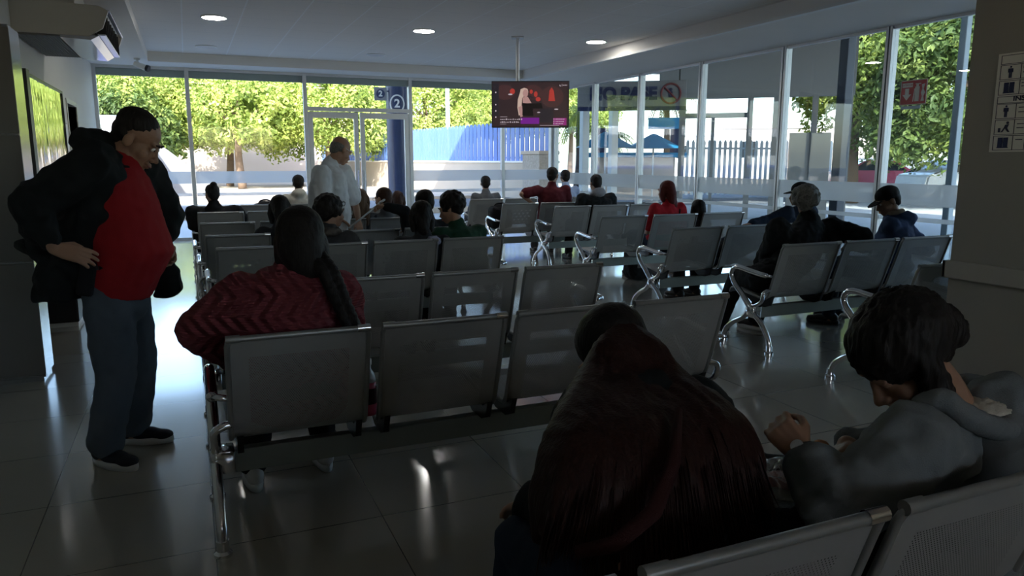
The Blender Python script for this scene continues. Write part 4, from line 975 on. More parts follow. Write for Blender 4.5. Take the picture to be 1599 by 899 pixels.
    def trousers(s, m, e=.014, wr_=.008, wide=1.0):
        b = MB(); b.ell(s.pelvis+V((0, 0, .03)), (.172*s.g+e, .165*s.g+e, .10) if s.seated else (.16*s.g+e, .15*s.g+e, .13), Matrix.Identity(4))
        for i in (0, 1):
            a2 = s.an[i]+V((0, 0, .02)); b.chain([s.hip[i], s.hip[i].lerp(s.kn[i], .5), s.kn[i], s.kn[i].lerp(a2, .4), a2], [.090*s.g+e*.5, (.074*s.g+e)*wide, (.058+e)*wide, (.054+e)*wide, (.048+e)*wide])
        return blob('trousers', b, s.vox, m, s.root, 4, wr_, 11)
    def shoes(s, m='shoe_black', sole='shoe_black', L=.145, k=1.0, laces=False):
        for i in (0, 1):
            t = V((s.toe[i].x, s.toe[i].y, 0)).normalized(); a = V((s.an[i].x, s.an[i].y, 0)); w_ = t.cross(V((0, 0, 1)))
            F_ = Matrix(((w_.x, t.x, 0, a.x), (w_.y, t.y, 0, a.y), (0, 0, 1, 0), (0, 0, 0, 1)))
            b = MB(); b.ell((0, -.035, .060), (.040*k, .052, .042), F_).ell((0, .05, .050), (.043*k, .09, .038), F_).ell((0, .13, .042), (.043*k, .062, .028), F_).ell((0, -.02, .085), (.040*k, .045, .035), F_)
            o = blob('shoe', b, .008, m, s.root, 3)
            b = MB(); b.loft([[F_ @ V((wd*k*x_, .05+ln*y_, z_)) for x_, y_ in [(cos(2*pi*j/24)*(1-.12*(sin(2*pi*j/24) < 0)), sin(2*pi*j/24)) for j in range(24)]] for z_, wd, ln in ((.001, .044, .138), (.018, .047, .144), (.034, .046, .143), (.036, .038, .13))])
            put('sole', b, sole, s.root, True, o)
            if laces:
                b = MB()
                for q in range(4): b.tube([F_ @ V((-.022, .03+q*.018, .092-q*.008)), F_ @ V((0, .035+q*.018, .098-q*.008)), F_ @ V((.022, .03+q*.018, .092-q*.008))], .003, 5)
                b.tube([F_ @ V((0, .03, .1)), F_ @ V((.025, .02, .115)), F_ @ V((.035, .035, .1))], .003, 5); put('laces', b, 'sole_white' if m == 'shoe_navy' else 'shoe_black', s.root, True, o)
    def hair(s, m, style='short', extra=None, seed=1, vox=.008, wr_=.004, k=1.0):
        b = MB(); M = s.M; R = random.Random(seed)
        b.ell((0, -.022, .046), (.083*k, .098*k, .081*k), M, 20).ell((0, -.052, .0), (.076*k, .060*k, .068*k), M, 16).ell((0, -.064, -.040), (.058*k, .036, .042), M, 12)
        if style == 'crop':
            b.b.clear(); b.ell((0, -.026, .052), (.0775*k, .0925*k, .074*k), M, 24).ell((0, -.050, .005), (.0745*k, .062*k, .052*k), M, 20).ell((0, -.066, -.035), (.056*k, .034, .032), M, 14)
        if style == 'curly':
            for _ in range(150):
                u = R.uniform(0, 2*pi); v = R.uniform(-.55, 1); q = sqrt(1-v*v); p = V((.092*q*cos(u), -.03+.10*q*sin(u), .035+.092*v))
                if p.y > .045 and p.z < .05: continue
                b.ell(p, R.uniform(.016, .030), M, 8)
        if style in ('bob', 'long'):
            for sg in (-1, 1): b.chain([(sg*.070, -.01, .03), (sg*.080, -.012, -.04), (sg*.072, -.02, -.11)], [.03, .032, .026], 10, M)
            b.chain([(0, -.07, .03), (0, -.082, -.04), (0, -.085, -.12)], [.06, .064, .05], 12, M)
        if style == 'long':
            for x in (-.05, 0, .05): b.chain([(x, -.085, -.08), (x*1.2, -.10, -.17), (x*1.1, -.105, -.27)], [.04, .038, .024], 10, M)
        if extra: extra(b, M)
        return blob('hair', b, vox, m, s.root, 2 if style == 'curly' else 4, wr_, 40, stretch=(1, 1, .35))
    def face(s, brow='hair_black'):
        M = s.M
        for sg in (-1, 1):
            b = MB().ell((sg*.031, .080, .004), (.0125, .0125, .0115), M, 14); o = put('eye', b, 'eye_white', s.root, True)
            b = MB().ell((sg*.031, .0905, .002), (.006, .003, .006), M, 12); put('iris', b, 'iris', s.root, True, o)
            b = MB().chain([(sg*.014, .096, .024), (sg*.032, .096, .030), (sg*.050, .082, .024)], [.0045, .005, .003], 8, M); put('eyebrow', b, brow, s.root, True)
        b = MB().chain([(-.022, .100, -.072), (0, .106, -.072), (.022, .100, -.072)], [.0035, .005, .0035], 8, M); put('lips', b, 'lip', s.root, True)
    def glasses(s, dz=.004, dy=0.0, m='black_metal', name='glasses'):
        b = MB(); M = s.M
        for sg in (-1, 1):
            b.tube([M @ V((sg*.033+.022*cos(2*pi*k/20), .104+dy, dz+.018*sin(2*pi*k/20))) for k in range(21)], .0022, 6)
            b.tube([M @ V((sg*.055, .104+dy, dz+.004)), M @ V((sg*.078, .09+dy, dz+.006)), M @ V((sg*.084, .0, dz+.008))], .002, 6)
        b.tube([M @ V((-.011, .104+dy, dz)), M @ V((.011, .104+dy, dz))], .002, 6); return put(name, b, m, s.root, True)
    def cap(s, m, bill=True, lift=.0):
        M = s.M; b = MB().ell((0, -.012, .050), (.088, .104, .080), M, 24)
        bmesh.ops.bisect_plane(b.b, geom=b.b.verts[:]+b.b.edges[:]+b.b.faces[:], plane_co=M @ V((0, 0, .030)), plane_no=(M.to_3x3() @ V((0, .1, -1))), clear_outer=True)
        o = put('cap', b, m, s.root, True)
        md = o.modifiers.new('Solidify', 'SOLIDIFY'); md.thickness = .004
        if bill:
            b = MB(); pts = [(-.066, .07), (-.060, .125), (-.035, .165), (0, .178), (.035, .165), (.060, .125), (.066, .07)]
            b.loft([[M @ V((x, y, .034+dz-.20*max(0, y-.07)-1.6*x*x)) for x, y in pts] for dz in (0, .006)]); put('bill', b, m, s.root, 50, o)
        return o

def seat_fig(label, row, head, yaw=0.0, X=None, look=None, drop=.165, lean=.0, **k):
    "someone sitting on a bench row; head = head centre"
    h = V(head); px = h.x if X is None else X
    pel = V((px, row+.33, .53)) 
    lk = look or (yaw, 0, 0); back = V((sin(lk[0]), cos(lk[0]), 0))
    nk = h-V((0, 0, drop))-back*(.045+.05*max(0, -lk[1]))
    return Fig(label, pel, nk, h, yaw, lk, **k)

A_, B_, C_, D_, E_, F_R, G_ = (LROWS[k] for k in 'ABCDEFG')
R1, R2, R3, R4, R5, R6 = 4.28, 5.74, 7.26, 9.1, 9.95, 11.3

# --- far left block
f = seat_fig('broad person in black with a hair bun, seated in the left block near the window', F_R, at(331, 303, 9.95), g=1.32, sw=.25, look=(-.35, -.05, 0), vox=.016, el=(at(303, 352, 9.95), at(389, 350, 10.05)))
f.body(); f.top('black_cloth', .03, wr_=.018); f.trousers('black_cloth'); f.shoes()
f.hair('hair_black', 'short', lambda b, M: b.ell((.0, -.075, .115), (.042, .040, .036), M)); f.glasses()
f = seat_fig('person with plain dark hair and dark clothes, seated left of woman in scarf', D_, at(437, 326, 6.95), g=.95, sw=.16, look=(.05, -.1, 0), vox=.014)
f.body(); f.top('charcoal', .015); f.trousers('black_cloth'); f.shoes(); f.hair('hair_black', 'bob', k=1.0)
f = seat_fig('person in cream fleece with the collar up, seated farthest in the left block', G_, at(466, 287, 11.3), g=1.0, sw=.185, look=(.2, -.25, 0), vox=.016)
def hood(b, fig, r=.085, up=.0): 
    n = fig.neck; b.ell(n-fig.f*.055+V((0, 0, .02+up)), (r*1.1, r*.75, r*.75))
    b.tube([n+fig.r*.085*cos(a)+fig.f*(.075*sin(a)-.01)+V((0, 0, .02-.02*sin(a))) for a in [2*pi*k/16 for k in range(17)]], .03, 8)
f.body(); f.top('cream_fleece', .022, extra=lambda b: hood(b, f, .09, .02)); f.trousers('grey_trousers'); f.shoes(); f.hair('hair_black', 'short', k=1.05)
f = seat_fig('girl with long loose brown hair, half hidden behind the standing man in white', E_, at(562, 312, 8.3), g=.9, sw=.15, look=(.1, -.1, 0), vox=.015)
f.body(); f.top('charcoal', .014); f.trousers('jeans_dark'); f.shoes(); f.hair('hair_long_brown', 'long')
f = seat_fig('person with glasses and short brown hair, beside the blue column in view', E_, at(598, 310, 8.3), look=(-.6, -.15, 0), g=1.0, sw=.17, vox=.014, skin='skin_light')
f.body(); f.top('grey_shirt', .014); f.trousers('grey_trousers'); f.shoes(); f.hair('hair_brown', 'short'); f.glasses()
f = seat_fig('person with chestnut hair seen behind the one with glasses, facing the windows', F_R, at(621, 312, 9.95), X=1.98, look=(.2, -.05, 0), g=.95, sw=.16, vox=.016)
f.body(); f.top('charcoal', .014); f.trousers('black_cloth'); f.shoes(); f.hair('hair_brown', 'bob')
# dark person with the stick
hL = at(597, 319, 6.95)
f = seat_fig('dark clothed person stretching an arm out to hold a walking stick', D_, at(662, 317, 6.98), X=1.98, look=(-.35, -.2, 0), g=1.05, sw=.18, vox=.012, el=(at(632, 330, 6.95), at(690, 372, 7.1)), wr=(at(602, 322, 6.95), at(640, 360, 7.2)),
             hands=[(V((-1, .05, .05)), V((0, -.3, -1)), .85), None])
f.body(); f.top('black_cloth', .016, sl=.95); f.trousers('black_cloth'); f.shoes(); f.hair('hair_black', 'short', k=1.06)
b = MB().tube([at(594, 316, 6.95), at(570, 336, 6.93), at(545, 356, 6.9)], .0085, 10)
b.chain([at(600, 312, 6.95), at(592, 317, 6.95)], .011); st = obj('walking_stick', b, 'aluminium', smooth=True); tag(st, 'slim grey walking stick held out across the bench backs', 'walking stick')

# standing man in the white shirt
Y2 = 7.42
f = Fig('standing elderly man in white short sleeved shirt looking down, between the benches', at(512, 372, Y2), at(514, 258, Y2), at(532, 234, Y2), yaw=1.15, look=(1.2, -.5, 0), chest=at(512, 296, Y2), g=1.18, belly=1.22, sw=.20, hs=1.08, vox=.011, seated=False, skin='skin',
        sh=(at(536, 270, Y2+.2), at(502, 272, Y2-.17)), el=(at(556, 322, Y2+.2), at(503, 322, Y2-.22)), wr=(at(560, 345, Y2+.1), at(532, 342, Y2-.2)),
        kn=(at(520, 450, Y2+.1), at(512, 455, Y2-.06)), an=(V((at(512, 450, Y2).x+.03, Y2+.12, .09)), V((at(508, 450, Y2).x+.02, Y2-.08, .09))), toe=(V((.9, .4, 0)), V((.9, .3, 0))))
f.body(); f.top('white_shirt', .022, 'short', .014, 'shirt', low=.06, sl=1.18, vox=.010); f.trousers('grey_trousers'); f.shoes()
b = MB().ell((0, -.030, .010), (.080, .080, .052), f.M, 16).ell((0, -.062, -.030), (.060, .036, .04), f.M, 12); blob('hair', b, .008, 'hair_grey', f.root, 3, .003, 40)
f.face('hair_grey'); f.glasses(.004, 0, 'aluminium')
b = MB().tube([f.neck+f.r*.05+V((0, 0, .0)), f.chest+f.f*.16+f.r*.02, f.pelvis.lerp(f.chest, .5)+f.f*.25-f.r*.05, f.pelvis+f.f*.18-f.r*.12+V((0, 0, .1))], .010, 8); put('lanyard', b, 'black_cloth', f.root, True)

# woman in scarf, profile
f = seat_fig('short haired woman in grey coat and scarf turned in profile to the right', C_, at(517, 331, 5.98), look=(1.15, -.08, 0), yaw=.35, g=1.05, sw=.17, vox=.010, hs=1.0)
def scarf(b): b.tube([f.neck+f.r*.085*cos(a)+f.f*.07*sin(a)+V((0, 0, .015)) for a in [2*pi*k/16 for k in range(17)]], .034, 8)
f.body(); f.top('grey_coat', .022, wr_=.016, extra=None)
b = MB(); scarf(b); blob('scarf', b, .010, 'scarf', f.root, 2, .014, 25)
f.trousers('black_cloth'); f.shoes(); f.hair('hair_black', 'curly', seed=4, wr_=.003, k=1.02); f.face(); f.glasses(.072, -.012)

# person with dark shoulder length hair and lavender scarf
f = seat_fig('person with shaggy dark shoulder length hair and dark top, left of green sweater', C_, at(658, 338, 5.95), look=(.15, -.25, 0), g=.98, sw=.175, vox=.012)
f.body(); f.top('charcoal', .016); f.trousers('jeans_dark'); f.shoes(); f.hair('hair_black', 'bob', seed=8, wr_=.006, k=1.06)
b = MB().tube([f.neck+V((.02, -.09, -.01)), f.neck+V((.09, -.06, -.02)), f.neck+V((.14, .0, -.06)), f.neck+V((.16, .06, -.12))], [.025, .035, .035, .02], 8); blob('scarf', b, .010, 'lavender', f.root, 2, .010, 25)

# curly haired person in green
f = seat_fig('curly haired person in dark green sweater turning the face to the left', C_, at(704, 325, 6.05), X=2.17, look=(-.95, -.35, .1), yaw=-.25, g=1.1, sw=.20, vox=.011, skin='skin')
f.body(); f.top('green_sweater', .018, wr_=.012, name='sweater'); f.trousers('black_cloth'); f.shoes(); f.hair('hair_black', 'curly', seed=11, wr_=.003, k=1.08); f.face()

# --- right block
f = seat_fig('man in grey shirt seated alone at the far windows below the television', R6, at(758, 286, 11.55), look=(.25, 0, 0), sw=.195, g=1.05, vox=.015)
f.body(); f.top('grey_shirt', .014, name='shirt'); f.trousers('grey_trousers'); f.shoes(); f.hair('hair_black', 'short')
f = seat_fig('man in maroon shirt seated with one hand on his hip and elbow out', R5, at(863, 274, 10.25), look=(.75, -.05, 0), yaw=.15, sw=.22, g=1.22, vox=.014, el=(at(814, 303, 10.2), None), wr=(at(832, 318, 10.3), None), hs=1.04)
f.body(); f.top('maroon', .016, 'short', name='shirt', sl=1.1); f.trousers('grey_trousers'); f.shoes(); f.hair('hair_black', 'short'); f.glasses()
f = seat_fig('man in light blue shirt seated to the right of maroon shirt', R6, at(882, 276, 11.6), look=(.1, 0, 0), sw=.19, g=1.05, vox=.014)
f.body(); f.top('light_blue', .014, name='shirt'); f.trousers('jeans_dark'); f.shoes(); f.hair('hair_black', 'short')
f = seat_fig('person in shiny black jacket with a grey hood, right of light blue shirt', R4, at(930, 286, 9.35), X=5.35, look=(.1, -.15, 0), sw=.23, g=1.3, vox=.013)
f.body(); f.top('jacket_black', .03, wr_=.018, coll=False); f.trousers('black_cloth'); f.shoes(); f.hair('hair_black', 'short')
b = MB(); hood(b, f, .095, .02); blob('hood', b, .012, 'hood_grey', f.root, 3, .010, 20)
f = seat_fig('red haired woman in bright red blouse with a dark shoulder strap', R3, at(1040, 298, 7.5), look=(-.25, -.05, 0), sw=.175, g=1.05, vox=.011, skin='skin_light')
f.body(); f.top('red_blouse', .014, 'short', name='blouse', sl=1.15); f.trousers('jeans_dark'); f.shoes(); f.hair('hair_red', 'bob', wr_=.004, extra=lambda b, M: b.chain([(.03, -.06, -.08), (.05, -.075, -.17), (.06, -.07, -.24)], [.06, .05, .025], 10, M))
b = MB().tube([f.sh[1]+V((0, .05, .055)), f.sh[1]+V((-.02, -.03, .06)), f.chest+V((.08, -.14, 0)), f.pelvis+V((-.05, -.16, .1))], .012, 8); put('strap', b, 'black_cloth', f.root, True)
f = seat_fig('small child with dark hair, only the head above the bench beside red blouse', R3, at(1089, 326, 7.5), look=(.0, 0, 0), drop=.14, sw=.12, g=.72, hs=.92, vox=.012)
f.body(); f.top('child_top', .012); f.trousers('jeans_dark'); f.shoes(k=.8); f.hair('hair_black', 'bob', k=1.04)

# man with cap in front of grey haired man
f = seat_fig('man in navy jacket and dark cap mostly hidden by the grey haired man', R2, at(1249, 303, 6.0), X=4.95, look=(-1.3, -.05, 0), yaw=-.2, sw=.20, g=1.1, vox=.012, el=(at(1200, 345, 6.0), None), wr=(at(1172, 350, 5.95), None))
f.body(); f.top('jeans_dark', .02); f.trousers('black_cloth'); f.shoes(); f.hair('hair_black', 'short'); f.cap('black_cloth')

# grey haired man, arm along the bench
f = Fig('grey haired man in black jacket resting his arm along the bench back', V((4.30, 4.62, .53)), at(1262, 344, 4.62), at(1258, 314, 4.66), yaw=-.15, look=(.75, .0, 0), chest=at(1243, 400, 4.58), g=1.15, sw=.20, vox=.010, hs=1.0,
        sh=(at(1216, 358, 4.62), at(1298, 356, 4.6)), el=(at(1190, 420, 4.8), at(1346, 370, 4.40)), wr=(at(1180, 440, 5.02), at(1342, 376, 4.66)),
        kn=(at(1152, 432, 5.0), at(1200, 432, 5.05)), an=(at(1124, 503, 4.98), at(1180, 500, 5.0)), toe=(V((-.5, .8, 0)), V((-.2, .9, 0))))
f.body(); f.top('jacket_black', .03, wr_=.020, sl=1.1, cuff=.01); f.trousers('black_cloth', wide=1.12); f.shoes('shoe_black', 'sole_white')
f.hair('hair_grey', 'curly', seed=21, wr_=.003, k=1.0); f.face('hair_grey'); f.glasses(.088, -.05)

# man with black cap and blue hoodie
f = seat_fig('man in blue hoodie and black cap with head bowed to the left', R1, at(1386, 313, 4.72), X=5.60, look=(-1.15, -.45, 0), yaw=-.55, sw=.20, g=1.12, vox=.010, drop=.15, el=(at(1372, 385, 4.8), at(1448, 390, 4.7)))
f.body(); f.top('blue_hoodie', .02, wr_=.014, name='hoodie', extra=lambda b: b.ell(f.neck-f.f*.08+V((.02, 0, -.01)), (.11, .09, .07))); f.trousers('jeans_dark'); f.shoes(); f.hair('hair_black', 'short'); f.cap('black_cloth'); f.face()
b = MB().tube([f.neck+f.r*.068*cos(a)+f.f*.062*sin(a)+V((0, 0, .045-.015*sin(a))) for a in [2*pi*k/16 for k in range(17)]], .024, 8); blob('collar', b, .009, 'tan_collar', f.root, 2, .006, 25)

# --- standing man in the open jacket
Ym = 4.0
f = Fig('standing man in open black jacket and red polo looking down, hand at his hip', at(180, 452, Ym), at(193, 256, Ym), at(214, 217, Ym), yaw=1.85, look=(1.80, -.62, 0), chest=at(188, 318, Ym), g=1.12, belly=1.42, sw=.20, hs=1.10, vox=.009, seated=False,
        sh=(at(226, 268, Ym+.17), at(152, 256, Ym-.17)), el=(at(262, 336, Ym+.24), at(50, 318, Ym-.20)), wr=(at(258, 378, Ym+.16), at(84, 388, Ym-.30)),
        kn=(at(216, 575, Ym+.15), at(182, 582, Ym-.04)), an=(V((-.34, 4.20, .09)), V((-.45, 3.93, .09))), toe=(V((.95, -.30, 0)), V((.72, -.70, 0))),
        hands=[(V((.25, -.35, -.9)), V((-.6, -.8, 0)), .5), (V((.93, -.12, -.28)), V((-.1, .75, -.6)), .28, 1.12)])
f.body(.0045); f.top('red_polo', .012, 'short', .007, 'polo_shirt', low=.03, vox=.009, arms=())
b = MB()
for i in (0, 1):
    a2 = f.an[i]+V((0, 0, .03)); b.chain([f.hip[i]+V((0, 0, .05)), f.hip[i].lerp(f.kn[i], .5), f.kn[i], f.kn[i].lerp(a2, .4), f.kn[i].lerp(a2, .8), a2], [.112, .108, .092, .085, .082, .084])
b.ell(f.pelvis+V((0, 0, .02)), (.135, .165, .11)); b.ell(f.pelvis-V((0, 0, .06)), (.150, .165, .12)); blob('jeans', b, .010, 'jeans', f.root, 4, .012, 9)
f.shoes('shoe_navy', 'sole_white', laces=True, k=1.05)
f.hair('hair_black', 'crop', wr_=.0035, vox=.005, k=1.0); f.face()
# jacket: back, sleeves, collar, far flap
b = MB(); fw = f.f; rr = f.r
def ring(c, a, d, sh): c = c-fw*sh; return [c+rr*a*cos(2*pi*k/20)+fw*d*sin(2*pi*k/20) for k in range(20)]
mid = f.pelvis.lerp(f.chest, .5)
b.loft([ring(f.pelvis+V((0, 0, -.02)), .235, .13, .205), ring(f.pelvis+V((0, 0, .10)), .245, .14, .18), ring(mid, .25, .16, .13), ring(f.chest-V((0, 0, .05)), .25, .165, .085), ring(f.chest.lerp(f.neck, .45), .235, .135, .05), ring(f.neck+V((0, 0, .0)), .11, .085, .03)])
for i in (1, 0):
    b.chain([f.chest.lerp(f.sh[i], .6)-fw*.03, f.sh[i]-fw*.015, f.sh[i].lerp(f.el[i], .5), f.el[i], f.el[i].lerp(f.wr[i], .5), f.wr[i].lerp(f.el[i], .22)], [.12, .105, .100, .088, .066, .046] if i else [.12, .105, .090, .080, .060, .045])
b.chain([f.el[1]+V((0, 0, -.05)), at(72, 372, Ym-.12), at(62, 392, Ym-.05), at(30, 382, Ym)], [.07, .075, .055, .02]); b.chain([at(85, 400, Ym-.1), at(92, 438, Ym-.08), at(120, 425, Ym-.12)], [.06, .05, .07])
b.chain([at(128, 220, Ym-.10), at(150, 222, Ym-.02), at(178, 232, Ym+.05)], [.055, .062, .06])
b.tube([f.neck+rr*.098*cos(a)+fw*(.085*sin(a)-.02)+V((0, 0, .035-.035*sin(a))) for a in [pi*(.82+1.36*k/14) for k in range(15)]], .034, 10)
b.chain([f.neck-fw*.13+V((0, 0, .01)), f.neck-fw*.16+rr*.03-V((0, 0, .03))], [.06, .06])
b.loft([[V(p)+V((0, dy, 0)) for p in (at(232, 252, Ym+.2), at(264, 292, Ym+.2), at(263, 370, Ym+.2), at(288, 452, Ym+.2), at(274, 463, Ym+.2), at(240, 462, Ym+.2), at(246, 380, Ym+.2), at(232, 300, Ym+.2))] for dy in (-.04, .03)])
blob('jacket', b, .010, 'jacket_black', f.root, 3, .022, 9)
b = MB().box((-.035, -.02, -.10), (.035, .02, .06), .012, Matrix.Translation(at(136, 428, Ym-.22)) @ Matrix.Rotation(.2, 4, 'Y')).box((-.022, -.015, .05), (.022, .015, .11), .008, Matrix.Translation(at(134, 424, Ym-.22)) @ Matrix.Rotation(-.35, 4, 'Y')); blob('belt_pouch', b, .006, 'black_cloth', f.root, 2)
b = MB().tube([f.pelvis+V((0, 0, .135))+rr*.2*cos(2*pi*k/24)+fw*(.02+.205*sin(2*pi*k/24)) for k in range(25)], .016, 8); put('belt', b, 'shoe_black', f.root, True)

# --- woman in the red cable knit jacket
f = Fig('woman in dark red cable knit jacket with a long black braid, seen from behind', V((.37, 3.14, .53)), at(458, 432, 3.04), at(470, 378, 3.08), yaw=-.05, look=(.18, -.12, 0), chest=at(448, 490, 3.04), g=1.12, sw=.20, vox=.009, hs=1.04,
        sh=(at(378, 466, 3.02), at(528, 462, 3.04)), el=(at(312, 515, 3.12), at(540, 545, 3.1)), wr=(at(378, 560, 3.32), at(500, 560, 3.3)), kn=(V((.27, 3.52, .52)), V((.49, 3.52, .52))), an=(V((.19, 3.40, .09)), V((.52, 3.50, .09))))
def xk(b):
    b.tube([f.neck+f.r*.105*cos(a)+f.f*.085*sin(a)+V((0, 0, .0)) for a in [2*pi*k/20 for k in range(21)]], .040, 10)
    b.chain([f.neck-f.f*.07-f.r*.12-V((0, 0, .02)), f.neck-f.f*.09-V((0, 0, .035)), f.neck-f.f*.07+f.r*.13-V((0, 0, .02))], [.045, .05, .045])
f.body(); f.top('cable_knit', .030, wr_=.012, sl=1.2, extra=xk, low=.13)
f.trousers('black_cloth'); f.shoes('shoe_white', 'sole_white')
def lh(b, M):
    b.chain([(0, -.05, .05), (0, -.075, -.02), (.02, -.082, -.09)], [.095, .092, .072], 16, M); b.chain([(-.06, -.02, .0), (-.055, -.04, -.07)], [.045, .045], 12, M); b.chain([(.06, -.03, .0), (.07, -.06, -.07), (.075, -.085, -.11)], [.045, .045, .045], 12, M)
h = f.hair('hair_black', 'short', lh, wr_=.004, k=1.04)
b = MB(); bp = spline([at(492, 398, 2.98), at(512, 425, 2.92), at(528, 460, 2.89), at(545, 500, 2.88), at(556, 520, 2.88)], 7)
for k, p in enumerate(bp):
    b.ell(p+V(((-1)**k*.019, -.012*(k % 2), 0)), (.031-.0005*k, .03, .024), seg=10)
b.chain([bp[-1], bp[-1]+V((.02, 0, -.05))], [.018, .006]); blob('braid', b, .005, 'hair_black', f.root, 1, .003, 60)

# bottle between the seats
bo = at(572, 640, 2.96); bt = empty('drink_bottle', (bo.x, bo.y, bo.z)); 
bz = at(571, 557, 2.93).z-bo.z
bt.location = (bo.x+.012, bo.y, .425); tag(bt, 'pink drink bottle with white cap standing between the bench seats', 'bottle')
b = MB(); pr = [(.0, .030), (.02, .033), (.10, .033), (.12, .030), (.14, .033), (.175, .026), (.195, .013), (.205, .013)]
mat('pink_drink', (.50, .05, .10), .25, coat=.4); mat('bottle_clear', (.62, .64, .68), .15)
def lathe(prof, seg=20):
    m = MB(); m.loft([[(r_*cos(2*pi*k/seg), r_*sin(2*pi*k/seg), z) for k in range(seg)] for z, r_ in prof]); return m
obj('contents', lathe([p for p in pr if p[0] <= .14]), 'pink_drink', bt, smooth=True); obj('shoulder', lathe([(.141, .033), (.175, .026), (.195, .013), (.21, .013)]), 'bottle_clear', bt, smooth=True); obj('cap', lathe([(.211, .015), (.213, .016), (.235, .016), (.237, .014)]), 'white_paint', bt, smooth=True)
obj('wrapper', lathe([(.05, .0337), (.115, .0337), (.116, .0333), (.049, .0333)]), 'strap_red', bt, smooth=True)

# --- woman with the very long auburn hair, bent forward
f = Fig('woman with very long auburn hair over her back, bent forward beside grey hoodie wearer', V((.88, 1.16, .53)), at(985, 606, 1.50), at(958, 556, 1.66), yaw=-.12, look=(-.25, -.75, 0), chest=at(1005, 700, 1.40), g=1.08, sw=.17, vox=.009, hs=1.02,
        sh=(at(925, 660, 1.50), at(1085, 648, 1.48)), el=(at(905, 800, 1.44), at(1140, 765, 1.40)), wr=(V((.76, 1.60, .60)), V((1.00, 1.62, .60))))
f.body(); f.top('jacket_black', .030, wr_=.014, sl=1.15, low=.12); f.trousers('jeans_dark'); f.shoes()
def band(b, M): b.ell((0, -.075, .062), (.034, .036, .030), M)
h = f.hair('hair_black', 'short', band, k=1.08, wr_=.003)
h['label'] = 'dark hair drawn back over the crown'
# loose strands: a base fall plus hundreds of thin locks
R = random.Random(5); b = MB(); top_ = f.M @ V((0, -.09, .05))
def fall(px0, py0, Y0, px1, py1, Y1, px2, py2, Y2_): return [at(px0, py0, Y0), at(px1, py1, Y1), at(px2, py2, Y2_)]
guides = [fall(925, 585, 1.50, 872, 690, 1.27, 838, 850, 1.20), fall(935, 590, 1.48, 900, 690, 1.23, 868, 830, 1.14), fall(950, 600, 1.46, 940, 700, 1.20, 922, 860, 1.09), fall(975, 600, 1.45, 985, 700, 1.19, 990, 880, 1.07),
          fall(1000, 600, 1.45, 1035, 700, 1.19, 1055, 870, 1.07), fall(1020, 598, 1.46, 1080, 690, 1.21, 1115, 850, 1.09), fall(1040, 592, 1.44, 1125, 675, 1.22, 1160, 820, 1.11), fall(1050, 590, 1.45, 1145, 665, 1.26, 1188, 765, 1.18)]
G_s = [spline([top_.lerp(g[0], .1), top_.lerp(g[0], .6)+V((0, -.005, .012))]+g, 5) for g in guides]
for g in G_s: b.tube(g, [.020+.016*min(1, k/6) for k in range(len(g))][:-3]+[.034, .026, .012], 8)
for i_ in range(7): b.tube([p.lerp(q_, .5) for p, q_ in zip(G_s[i_], G_s[i_+1])], [.020+.018*min(1, k/6) for k in range(len(G_s[0]))][:-3]+[.034, .026, .012], 8)
fallh = blob('hair_fall', b, .009, 'hair_auburn', f.root, 4, .006, 40, stretch=(1, .3, .12))
b = MB()
for _ in range(620):
    u = R.uniform(0, 6.999); i_ = int(u); t_ = u-i_; g = [p.lerp(q_, t_) for p, q_ in zip(G_s[i_], G_s[i_+1])]
    jx, jz = R.gauss(0, .012), R.gauss(0, .008); cut = R.choice((0, 0, 0, 1, 2)); n_ = len(g); 
    pts = [p+V((jx*k/n_, -.030*min(1, k/5)-R.uniform(0, .006), jz*k/n_)) for k, p in enumerate(g)]
    if cut: pts = pts[:-cut]
    e_ = pts[-1]+(pts[-1]-pts[-2])*R.uniform(.2, .9); pts.append(e_)
    b.tube(pts, [.0022]*(len(pts)-1)+[.0006], 3)
o = put('hair_strand', b, 'hair_auburn', f.root, True); o['kind'] = 'stuff'
b = MB().tube([at(1060, 640, 1.22), at(1052, 720, 1.10), at(1020, 800, 1.03), at(960, 850, 1.02), at(900, 862, 1.06)], [.008, .014, .016, .016, .012], 8); put('bag_strap', b, 'strap_red', f.root, True)

# --- person in the grey hoodie, eating
f = Fig('person in grey hoodie with fleece lined hood, eating from a clear plastic bag', V((1.74, 1.20, .53)), at(1500, 634, 1.22), at(1408, 556, 1.25), yaw=-1.15, look=(-1.25, -.85, .0), chest=at(1512, 700, 1.22), g=1.16, sw=.19, vox=.008, hs=1.06, skin='skin',
        sh=(at(1425, 692, 1.06), at(1452, 640, 1.42)), el=(at(1318, 800, 1.06), at(1385, 730, 1.50)), wr=(at(1256, 712, 1.20), at(1322, 694, 1.44)), kn=(V((1.28, 1.50, .55)), V((1.45, 1.62, .55))), an=(V((1.25, 1.55, .09)), V((1.46, 1.66, .09))),
        hands=[(V((-.1, .75, .45)), V((.75, .3, -.45)), .75), (V((-.85, -.25, -.12)), V((.15, -.5, -.8)), .65)])
f.body(.0045)
def xh(b):
    for k in range(4):
        p = f.el[0].lerp(f.wr[0], .12+.2*k); d = (f.wr[0]-f.el[0]).normalized(); o1 = d.orthogonal().normalized(); o2 = d.cross(o1)
        b.tube([p+(o1*cos(2*pi*j/16)+o2*sin(2*pi*j/16))*(.072-.006*k) for j in range(17)], .014, 8)
    b.chain([f.neck-f.f*.10+V((0, 0, .0)), f.neck-f.f*.17-V((0, 0, .05)), f.neck-f.f*.19-V((0, 0, .11))], [.085, .085, .06])
f.top('grey_hoodie', .026, wr_=.022, sl=1.06, end=.26, name='hoodie', extra=xh, coll=False, cuff=.006)
